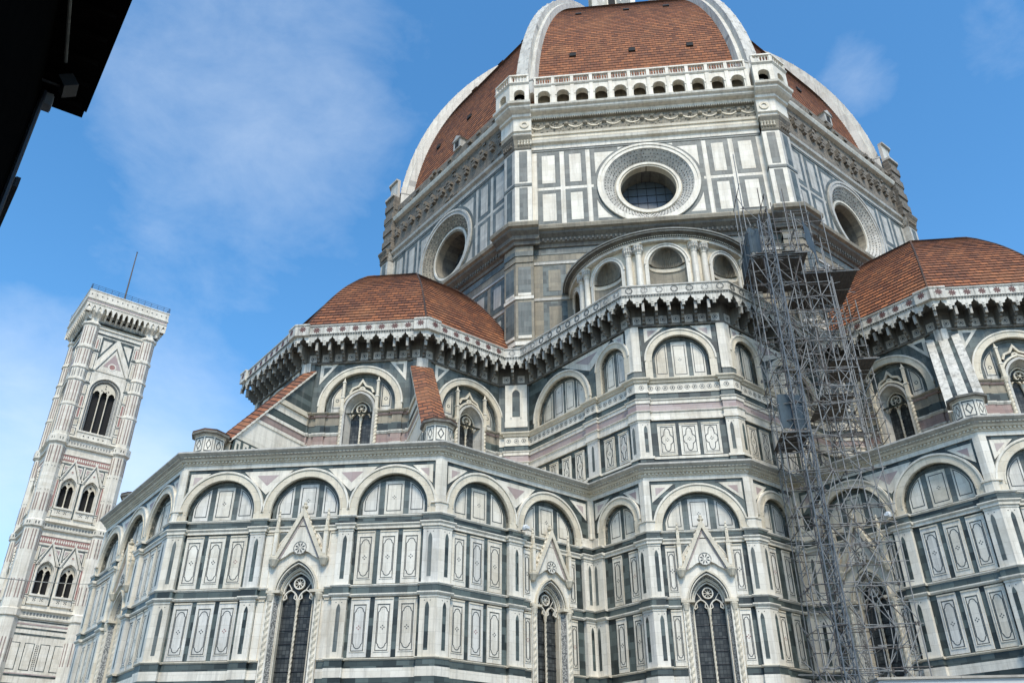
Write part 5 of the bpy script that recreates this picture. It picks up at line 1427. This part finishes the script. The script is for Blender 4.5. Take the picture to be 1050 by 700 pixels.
def tower_face(a):
    F = TFace(a); mb = MB(); w = WP
    segs = [(0, 28.7), (28.7, 37.4), (37.4, 51.7), (51.7, 72)]
    # wall with holes
    def storey(z0, z1, ops):
        x = -w
        for cx, hw, zb, zs, h in ops:
            nx = w if cx == ops[-1][0] else (cx+ops[1][0])/2
            mb.box(x, nx, -.6, 0, z0, zb, WHITE); mb.holed(x, nx, zb, z1, opening(cx, hw, zb, zs, h, 8), 0, -.3, WHITE); x = nx
    mb.box(-w, w, -.6, 0, 0, 26, WHITE)
    storey(26, 37.6, [(-1.5, 1.1, 28.8, 31.85, 1.5), (1.5, 1.1, 28.8, 31.85, 1.5)])
    storey(37.6, 51.7, [(-1.5, 1.1, 40.95, 44.0, 1.5), (1.5, 1.1, 40.95, 44.0, 1.5)])
    storey(51.7, 72, [(0, 2.33, 52.9, 59.6, 2.4)])
    B = lambda z0, z1, d, m: mb.mould(-w, w, [(0, z0), (d, z0), (d, z1), (0, z1)], m)
    # base storeys
    for z in range(2, 18, 3): B(z, z+.25, .1, WHITE); B(z+.35, z+.6, .05, GREEN); B(z+1.6, z+1.85, .04, PINK)
    B(18.5, 18.7, .06, GREEN); B(23.55, 23.75, .06, GREEN); B(24.3, 24.5, .04, GREEN); B(24.85, 25.05, .05, PINK); B(25.3, 25.42, .04, GREEN)
    for x in (-2.7, -.95, .95, 2.7): tpanel(mb, x-.6, x+.6, 19.2, 22.6, WHITE)
    for i in range(14): mb.box(-.16, -.04, 0, .02, 19.3+i*.23, 19.42+i*.23, LINE); mb.box(.06, .18, 0, .02, 19.3+i*.23, 19.42+i*.23, LINE)
    for z, f in ((25.6, 0), (37.6, 1), (50.1, 2)):
        mb.mould(-w, w, [(0, z), (.3, z+.05), (.35, z+.25), (.15, z+.3), (.15, z+(.9 if f < 2 else 1.1)), (.4, z+(1. if f < 2 else 1.25)), (.55, z+(1.1 if f < 2 else 1.4)), (0, z+(1.2 if f < 2 else 1.55))], WHITE)
        for i in range(16): x = -3.3+6.6*(i+.5)/16; mb.box(x-.12, x+.12, .15, .17, z+.42, z+.78, INLAY)
    for z0 in (27.1, 39.2):
        for sx in (-1, 1):
            a_, b_ = sorted((sx*2.78, sx*3.4)); tpanel(mb, a_, b_, z0+.1, z0+1.3, CREAM); tpanel(mb, a_, b_, z0+1.5, z0+5.9, RED, 0, .13); tpanel(mb, a_, b_, z0+6.1, z0+8.3, CREAM)
        for x in (-2.62, -1.5, 0, 1.5, 2.62): pass
        for cx in (-1.5, 1.5):
            for sx in (-1, 1):
                t = [(cx+sx*1.38, z0+8.3), (cx+sx*1.38, z0+6.3), (cx+sx*.22, z0+8.3)]; t = t if sx < 0 else t[::-1]
                mb.prism(t, 0, .015, GREEN); k = [(sum(p[0] for p in t)/3*.3+p[0]*.7, sum(p[1] for p in t)/3*.3+p[1]*.7) for p in t]; mb.prism(k, 0, .025, WHITE); k = [(sum(p[0] for p in t)/3*.62+p[0]*.38, sum(p[1] for p in t)/3*.62+p[1]*.38) for p in t]; mb.prism(k, 0, .035, PINK)
        B(z0+8.4, z0+8.6, .08, WHITE); B(z0+8.7, z0+9.6, .03, RED); B(z0+9.65, z0+9.8, .10, WHITE)
        for i in range(22): x = -3.3+6.6*(i+.5)/22; mb.prism([(x-.13, z0+9.15), (x, z0+8.85), (x+.13, z0+9.15), (x, z0+9.45)], .03, .045, WHITE)
        mb.box(-.1, .1, 0, .05, z0+.4, z0+6.2, GREEN)
    # belfry panels
    for sx in (-1, 1):
        a_, b_ = sorted((sx*2.62, sx*3.35)); tpanel(mb, a_, b_, 52.0, 53.2, CREAM); tpanel(mb, a_, b_, 53.5, 54.6, CREAM); tpanel(mb, a_, b_, 54.7, 58.6, RED, 0, .16); tpanel(mb, a_, b_, 58.7, 60.4, CREAM); tpanel(mb, a_, b_, 60.9, 62.6, CREAM); tpanel(mb, a_, b_, 63.1, 65.9, CREAM, 0, .2); tpanel(mb, a_, b_, 66.5, 68.6, RED, 0, .2)
        t = [(sx*2.45, 69.0), (sx*2.45, 64.8), (sx*.25, 69.0)]; t = t if sx < 0 else t[::-1]
        mb.prism(t, 0, .02, GREEN); g = (sum(p[0] for p in t)/3, sum(p[1] for p in t)/3); mb.prism([(g[0]*.4+p[0]*.6, g[1]*.4+p[1]*.6) for p in t], 0, .035, WHITE)
    B(69.3, 69.5, .12, GREEN); B(69.5, 70.2, .1, WHITE); B(70.2, 70.4, .3, WHITE)
    for z in (56.5, 60.6, 62.8, 66.2): mb.box(-w, -2.5, 0, .1, z, z+.2, GREEN if z != 56.5 else WHITE); mb.box(2.5, w, 0, .1, z, z+.2, GREEN if z != 56.5 else WHITE)
    F_ = obj('tower_wall', mb, TOWER, F.M)
    for x in (-1.5, 1.5): tower_window(F, BIF, x, 28.85); tower_window(F, BIF, x, 41.0)
    tower_window(F, TRI, 0, 52.95)
    # machicolated crown
    cr = MB(); D0 = .5; D1 = HT-WP
    hwid = HT
    cr.mould(-w, w, [(0, 70.9), (D0, 71.0), (D0, 71.2), (0, 71.3)], GREEN, 1, 1)
    n = 15
    for i in range(n):
        cx = -HT+2*HT*(i+.5)/n; w_ = 2*HT/n
        cr.holed(cx-w_/2, cx+w_/2, 72.2, 73.7, [(cx-w_*.34, 72.2)]+parch(cx, w_*.34, 72.5, .85, 5)+[(cx+w_*.34, 72.2)], D1-.05, D1-.75, WHITE)
        x = cx+w_/2
        if i < n-1: cr.mould(x-.12, x+.12, [(0, 71.2), (.3, 71.25), (.7, 71.7), (D1-.1, 72.2), (D1-.1, 72.5), (0, 72.5)], WHITE)
    cr.face([(-HT, D1-.05, 73.65), (HT, D1-.05, 73.65), (HT, -1, 73.65), (-HT, -1, 73.65)], GREY)
    cr.mould(-w, w, [(D1-.05, 73.6), (D1+.05, 73.7), (D1-.05, 73.8), (D1-.05, 74.25), (D1+.1, 74.35), (D1+.12, 74.5), (D1, 74.55), (D1, 75.8), (D1+.08, 75.85), (D1+.08, 76.0), (-1, 76.0)], WHITE, 1, 1)
    for i in range(16):
        x = -HT+2*HT*(i+.5)/16; cr.box(x-.09, x+.09, D1, D1+.012, 75.05, 75.25, LINE)
    cr.mould(-w, w, [(D1-.05, 73.9), (D1-.03, 73.9), (D1-.03, 74.15), (D1-.05, 74.15)], PINK, 1, 1)
    obj('parapet', cr, TOWER, F.M)
    rl = MB()
    for i in range(13):
        x = -HT+2*HT*i/12; rl.tube((x, D1-.15, 76), (x, D1-.15, 77.0), .03, IRON, 4)
    for z in (76.4, 76.7, 77.0): rl.tube((-HT, D1-.15, z), (HT, D1-.15, z), .025, IRON, 4)
    obj('railing', rl, TOWER, F.M)
for a in (45, -45, 135, -135): tower_face(a)
tb = MB()
pr = [(1.38, 0), (1.38, 25.6), (1.6, 25.75), (1.6, 26.6), (1.3, 26.8), (1.3, 37.6), (1.55, 37.8), (1.55, 38.6), (1.26, 38.8), (1.26, 50.1), (1.6, 50.4), (1.6, 51.5), (1.25, 51.7), (1.25, 56.4), (1.36, 56.45), (1.36, 56.7), (1.25, 56.75), (1.25, 60.6), (1.4, 60.65), (1.4, 61.0), (1.25, 61.1), (1.25, 62.7), (1.4, 62.75), (1.4, 63.0), (1.25, 63.1), (1.25, 66.2), (1.4, 66.25), (1.4, 66.6), (1.25, 66.7), (1.25, 70.3), (1.5, 70.5), (1.5, 70.8), (1.25, 71), (1.25, 71.6), (1.9, 72.6), (1.9, 73.6), (0, 73.6)]
tb.lathe(0, 0, pr, WHITE, 8, PI/8, PI/8+2*PI)
for k in range(8):                                       # inlaid strips on the faces of the pier
    a = R(45*k); ca, sa = math.cos(a), math.sin(a)
    for z0, z1, m in ((52.2, 56.2, PINKD), (57, 60.4, PINKD), (63.4, 66, PINKD), (66.9, 70, PINKD), (47.2, 49.8, PINKD), (43, 43.08, GREEN), (40, 42.6, PINKD), (46.6, 46.7, GREEN), (34.5, 37.3, PINKD), (28, 30.5, PINKD), (61.2, 62.5, INLAY), (38.05, 38.4, GREEN), (50.7, 51.1, GREEN), (20, 23, PINKD)):
        rr = 1.25*math.cos(PI/8)+.03 if z0 > 50 else 1.3*math.cos(PI/8)+.04
        if z0 == 38.05 or z0 == 50.7: rr = 1.6*math.cos(PI/8)
        if z0 < 25: rr = 1.38*math.cos(PI/8)+.015
        for o0, o1 in ((-.26, -.12), (.12, .26)):
            tb.face([(ca*rr-sa*o, sa*rr+ca*o, z) for o, z in ((o0, z0), (o0, z1), (o1, z1), (o1, z0))], m)
tbm = tb.mesh('corner_buttress')
for sx in (-1, 1):
    for sy in (-1, 1): obj('corner_buttress', tbm, TOWER, Matrix.Rotation(R(45), 4, 'Z') @ Matrix.Translation((sx*4.3, sy*4.3, 0)))
ic_ = MB(); ic_.box(-3.6, 3.6, -3.6, 3.6, 0, 72, DARK); obj('inner_core', ic_, TOWER, Matrix.Rotation(R(45), 4, 'Z'))
tc_ = MB(); tc_.box(-4.8, 4.8, -4.8, 4.8, 72.5, 75.2, GREY); obj('tower_roof', tc_, TOWER, Matrix.Rotation(R(45), 4, 'Z'))
fp = MB(); fp.tube((0, 0, 75), (0, 0, 89.4), .17, RUST, 8, .08); fp.lathe(0, 0, [(0, 89.3), (.16, 89.45), (0, 89.6)], RUST, 8); obj('flagpole', fp, TOWER)

# ------------------------------------------------------------------ scaffolding
SC = thing('scaffolding', 'tall grey steel tube scaffolding with hoist mast in the corner beside the right apse', 'scaffolding', (33, 7, 0))
def sput(name, mb, stuff=False, label=None):
    o = obj(name, mb, SC, Matrix.Translation((-33, -7, 0)))
    if stuff: o['kind'] = 'stuff'
    if label: o['label'] = label
    return o
rnd = random.Random(5)
UPZ = lambda u, v: 19.4
cols = {}
def colm(u, v, z0, z1): cols[(u, v)] = (z0, z1)
for i, v in enumerate((4.75, 6.15, 7.55, 8.95)):
    for j, u in enumerate((33.7, 32.4, 31.1)):
        if u-v > 24.0 and u+v > 35.7: colm(u, v, 0, (38.5, 36.5, 33.5, 31)[i]-(j == 2)*1.0)
for v, t in ((5.45, 33), (6.85, 31.5), (8.25, 29), (9.4, 26)): colm(33.85, v, 0, t)
for u, v, z1 in ((31.1, 8.4, 35), (31.1, 9.9, 32), (29.7, 7.55, 38), (29.7, 8.95, 37.5), (29.7, 10.3, 34), (29.7, 11.6, 29), (28.3, 8.95, 40.5), (28.3, 10.3, 39.5), (28.3, 11.6, 34), (27.1, 10.3, 40.5), (27.1, 11.6, 39), (27.1, 9.2, 40.8), (31.1, 6.8, 37), (32.4, 9.6, 30)): colm(u, v, 19.2, z1)
def wob(): return rnd.uniform(-.05, .05)
for (u, v), (z0, z1) in cols.items():
    m = MB(); m.tube((u, -v, z0), (u+wob(), -v+wob(), z1+rnd.uniform(0, 1.4)), .031, rnd.choice((STEEL, STEEL, STEEL, RUST)), 6); sput('standard', m)
led, brc = [], []
keys = list(cols)
for i, a in enumerate(keys):
    for b in keys[i+1:]:
        dx, dy = abs(a[0]-b[0]), abs(a[1]-b[1])
        if (dx < .25 and .6 < dy < 1.55) or (dy < .25 and 1.0 < dx < 1.55):
            z0, z1 = max(cols[a][0], cols[b][0]), min(cols[a][1], cols[b][1]); z = z0+1.9+rnd.uniform(-.1, .1)
            k = 0
            while z < z1:
                ext = .25
                d = Vector((b[0]-a[0], b[1]-a[1])).normalized()*ext
                p, q = (a[0]-d[0]*rnd.random(), a[1]-d[1]*rnd.random(), z+wob()), (b[0]+d[0]*rnd.random(), b[1]+d[1]*rnd.random(), z+wob())
                led.append((p, q))
                if z > 3: led.append(((p[0], p[1], p[2]+1.0), (q[0], q[1], q[2]+1.0))) if rnd.random() < .45 else 0
                if rnd.random() < .62 and z+1.9 < z1:
                    e = ((a, b) if (k % 2) else (b, a)); brc.append(((e[0][0]+.05, e[0][1]+.05, z), (e[1][0]+.05, e[1][1]+.05, z+1.9)))
                z += 1.95; k += 1
vis = lambda s: (s[0][2] < 7, -s[0][0])
for L_, nm in ((led, 'ledger'), (brc, 'brace')):
    L_.sort(key=vis)
    for p, q in L_[:98]:
        m = MB(); m.tube((p[0], -p[1], p[2]), (q[0], -q[1], q[2]), .025, rnd.choice((STEEL, STEEL, RUST)), 5); sput(nm, m)
    m = MB()
    for p, q in L_[98:]: m.tube((p[0], -p[1], p[2]), (q[0], -q[1], q[2]), .025, rnd.choice((STEEL, STEEL, RUST)), 5)
    sput('more_'+nm+'s', m, True)
m = MB()                                                  # clamps and short stray tubes
for i in range(420):
    p, q = rnd.choice(led); t = rnd.random(); c_ = [p[k]+(q[k]-p[k])*t for k in range(3)]
    if rnd.random() < .55: m.tube((c_[0], -c_[1], c_[2]-.09), (c_[0]+.02, -c_[1], c_[2]+.09), .05, RUST, 5)
    else:
        d = Vector((rnd.uniform(-1, 1), rnd.uniform(-1, 1), rnd.choice((0, 0, .8, -.8)))).normalized()*rnd.uniform(.4, 1.1); m.tube((c_[0]-d[0], -c_[1]+d[1], c_[2]-d[2]), (c_[0]+d[0], -c_[1]-d[1], c_[2]+d[2]), .024, STEEL, 5)
sput('clamps', m, True)
MASTM = plain('painted_mast_steel', (.12, .14, .155), .6, 0, .3, 6)
# lattice hoist mast
ms = MB(); mu, mv, mw = 34.1, 5.75, .30; zt = 34
cs = [(mu-mw, mv-mw), (mu+mw, mv-mw), (mu+mw, mv+mw), (mu-mw, mv+mw)]
for x, y in cs: ms.tube((x, -y, 0), (x, -y, zt), .04, MASTM, 6)
for i in range(int(zt/.75)):
    z = i*.75
    for k in range(4):
        a, b = cs[k], cs[(k+1) % 4]
        if i % 2: a, b = b, a
        ms.tube((a[0], -a[1], z), (b[0], -b[1], z+.75), .016, MASTM, 4); ms.tube((a[0], -a[1], z), (b[0], -b[1], z), .016, MASTM, 4)
sput('hoist_mast', ms)
# decks and netting
for x0, x1, y0, y1, z in ((26.9, 31.3, 8.0, 11.7, 31.6), (29.6, 33.9, 4.7, 8.2, 31.4), (31.0, 33.9, 4.7, 6.4, 19.8), (28.2, 31.2, 8.9, 11.6, 25.4), (29.6, 33, 7.4, 9.4, 22.2)):
    d = MB(); n = int((y1-y0)/.26)
    for i in range(n):
        y = y0+i*.26; d.box(x0+rnd.uniform(-.15, .1), x1+rnd.uniform(-.1, .15), -(y+.24), -y, z, z+.05, DECK)
    for x in (x0, (x0+x1)/2, x1): d.tube((x, -y0, z-.05), (x, -y1, z-.05), .04, STEEL, 5)
    sput('deck', d)
for p, q, z0, z1 in (((33.75, 4.72), (33.75, 6.1), 20.0, 22.0), ((33.8, 4.72), (33.8, 5.4), 31.6, 33.4), ((33.75, 4.7), (29.7, 4.9), 31.6, 33.5), ((31.2, 8.9), (28.4, 10.3), 34.2, 36.0)):
    nb = MB(); n = 8
    A = []; Bq = []
    for i in range(n+1):
        t = i/n; s = .06*math.sin(t*9+z0); x, y = p[0]+(q[0]-p[0])*t+s, p[1]+(q[1]-p[1])*t+s*.5
        A.append((x, -y, z0+.05*math.sin(t*7))); Bq.append((x+.04, -y, z1+.08*math.sin(t*5)))
    nb.loft(A, Bq, NET); nb.loft([(a[0]-.03, a[1], a[2]) for a in A], [(b[0]-.03, b[1], b[2]) for b in Bq], NET); sput('netting', nb)
bd = MB()
for k in range(4): bd.box(-.85, .85, 0, .06, k*.5, k*.5+.46, RED_TARP)
for z in (.5, 1.05, 1.6): bd.tube((-1.0, .09, z), (1.1, .09, z), .03, IRON, 5)
bo = obj('board', bd); th = R(39); bo.matrix_world = Matrix.Translation((RD-.1+6.45*math.cos(th), 6.45*math.sin(th), 29.7)) @ Matrix.Rotation(th+PI/2, 4, 'Z')
bo['label'] = 'pink boards closing the niche of the round gallery nearest the scaffolding'; bo['category'] = 'boards'

# ------------------------------------------------------------------ near buildings, cabin and small things
NB = thing('building', 'dark building edge with deep wooden eaves close overhead', 'building', (66.45, -14.97, 0))
dx, dy = .776, .631; LB = 24.
s0 = Vector((66.45+dx*LB, -14.97+dy*LB)); ang = math.degrees(math.atan2(dx, -dy))
thB = R(ang+90); MB_ = Matrix.Translation((s0.x-66.45, s0.y+14.97, 0)) @ Matrix.Rotation(thB, 4, 'Z')
def nbp(name, mb, parent=NB): return obj(name, mb, parent, MB_ if parent is NB else None)
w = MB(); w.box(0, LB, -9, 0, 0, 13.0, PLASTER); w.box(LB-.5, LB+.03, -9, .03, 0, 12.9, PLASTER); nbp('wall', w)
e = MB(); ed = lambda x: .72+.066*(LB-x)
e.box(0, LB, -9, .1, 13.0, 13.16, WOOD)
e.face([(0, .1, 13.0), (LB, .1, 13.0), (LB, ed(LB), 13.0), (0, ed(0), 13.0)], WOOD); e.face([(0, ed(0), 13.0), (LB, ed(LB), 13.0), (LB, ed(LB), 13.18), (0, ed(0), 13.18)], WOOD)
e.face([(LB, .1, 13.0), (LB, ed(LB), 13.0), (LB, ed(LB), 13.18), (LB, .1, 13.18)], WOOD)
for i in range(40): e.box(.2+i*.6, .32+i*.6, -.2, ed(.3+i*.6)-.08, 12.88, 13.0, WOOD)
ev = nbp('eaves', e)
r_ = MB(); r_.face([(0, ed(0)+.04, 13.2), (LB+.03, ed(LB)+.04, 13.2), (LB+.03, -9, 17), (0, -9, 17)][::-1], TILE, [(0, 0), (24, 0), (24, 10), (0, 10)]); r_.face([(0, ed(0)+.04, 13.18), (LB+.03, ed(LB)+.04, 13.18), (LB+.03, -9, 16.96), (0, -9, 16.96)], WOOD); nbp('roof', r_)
p_ = MB(); p_.tube((LB-3.4, .10, 12.8), (LB-1.5, .28, 12.8), .03, DKST, 8); p_.tube((LB-.7, .08, 0), (LB-.7, .08, 12.7), .05, IRON, 8); nbp('pipe', p_)
fl = MB(); fl.box(-.16, .16, -.12, .12, -.12, .12, IRON); fl.box(-.14, .14, .12, .13, -.1, .1, PALEGLASS); fl.tube((0, -.12, 0), (0, -.35, .15), .025, IRON, 6)
fo = obj('floodlight', fl); fo.matrix_world = NB.matrix_basis @ MB_ @ Matrix.Translation((LB-1.15, -.40, 12.62)) @ Matrix.Rotation(R(-35), 4, 'X')
fo['label'] = 'small black floodlight fixed below the dark wooden eaves'; fo['category'] = 'floodlight'
PALEJ = plain('pale_plastic', (.22, .23, .24), .6)
jb = MB(); jb.box(-.11, .11, 0, .18, -.13, .13, PALEJ); jb.box(-.09, .09, .18, .192, -.11, .11, PALEJ)
jo = obj('junction_box', jb); jo.matrix_world = NB.matrix_basis @ MB_ @ Matrix.Translation((LB-.42, -.04, 12.72))
jo['label'] = 'small white box on the wall corner under the dark eaves'; jo['category'] = 'box'
N2 = thing('building', 'dark strip of a second roof edge low at the left side, below the nearer eaves', 'building', (58, -22, 0))
FN = Face(N2, (65.96-58, -15.30+22), 135, 14)
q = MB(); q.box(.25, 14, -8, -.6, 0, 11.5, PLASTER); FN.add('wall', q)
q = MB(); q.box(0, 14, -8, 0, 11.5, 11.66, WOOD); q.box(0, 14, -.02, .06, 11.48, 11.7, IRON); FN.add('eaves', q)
q = MB(); q.face([(0, 0, 11.67), (14, 0, 11.67), (14, -8, 14.5), (0, -8, 14.5)], TILE, [(0, 0), (14, 0), (14, 8), (0, 8)]); FN.add('roof', q)
# site cabin at the foot of the scaffolding
CB = thing('site_cabin', 'pale site cabin with a glazed upper band in front of the right apse', 'cabin', (64, 1.6, 0))
fc = MB(); W_ = 3.2; zt = 3.27; Mc = Matrix.Rotation(R(90), 4, 'Z')
fc.box(-W_, W_, -2.4, -.06, .15, zt-.1, PAINT)
for x in (-W_, 0, W_): fc.box(x-.06, x+.06, -.08, .02, .1, zt-.1, PAINT)
fc.box(-W_-.06, W_+.06, -2.46, .03, zt-.14, zt, PAINT); fc.box(-W_-.08, W_+.08, -2.48, .06, zt, zt+.03, GREY)
obj('body', fc, CB, Mc)
for x in (-W_/2, W_/2):
    wn = MB(); wn.box(x-W_/2+.1, x+W_/2-.1, -.06, -.02, 1.3, zt-.2, PALEGLASS); wf = obj('window', wn, CB, Mc)
    fr = MB(); fr.band([(x-W_/2+.12, 1.32), (x+W_/2-.12, 1.32), (x+W_/2-.12, zt-.22), (x-W_/2+.12, zt-.22)], .05, -.03, .0, PAINT, True); obj('frame', fr, wf)
for F_, lb in ((f_TE, 'white spotlight between the two arches of the lower wall, left of the middle window'), (f_ES, 'white spotlight between the two arches of the lower wall, beside the scaffolding')):
    sm = MB(); sm.lathe(0, .55, [(0, -.05), (.14, -.02), (.17, .1), (.13, .24), (0, .27)], PAINT, 12); sm.tube((0, 0, .05), (0, .5, .05), .035, IRON, 6); sm.box(-.12, .12, .4, .75, .02, .16, PAINT)
    x = 4.98; x = F_.L-x if F_.mir else x
    so_ = obj('spotlight', sm); so_.matrix_world = F_.M @ Matrix.Translation((x, -.15, 15.0)); so_['label'] = lb; so_['category'] = 'spotlight'
cbm = MB(); A = Vector((27.17, -36.46, 14.56)); B_ = A.lerp(Vector((54.56, -24.63, 8.2)), 1.32); pv = None
for i in range(25):
    t = i/24; p = A.lerp(B_, t); p.z -= .25*math.sin(PI*t)
    if pv: cbm.tube((pv.x, -pv.y, pv.z), (p.x, -p.y, p.z), .02, GREY, 5)
    pv = p
co_ = obj('cable', cbm); co_['label'] = 'thin grey cable strung across the sky in front of the bell tower'; co_['category'] = 'cable'
# ------------------------------------------------------------------ ground
gm = MB(); gm.face([(-400, -400, 0), (400, -400, 0), (400, 400, 0), (-400, 400, 0)][::-1], PAVE)
g = obj('ground', gm); g['kind'] = 'structure'
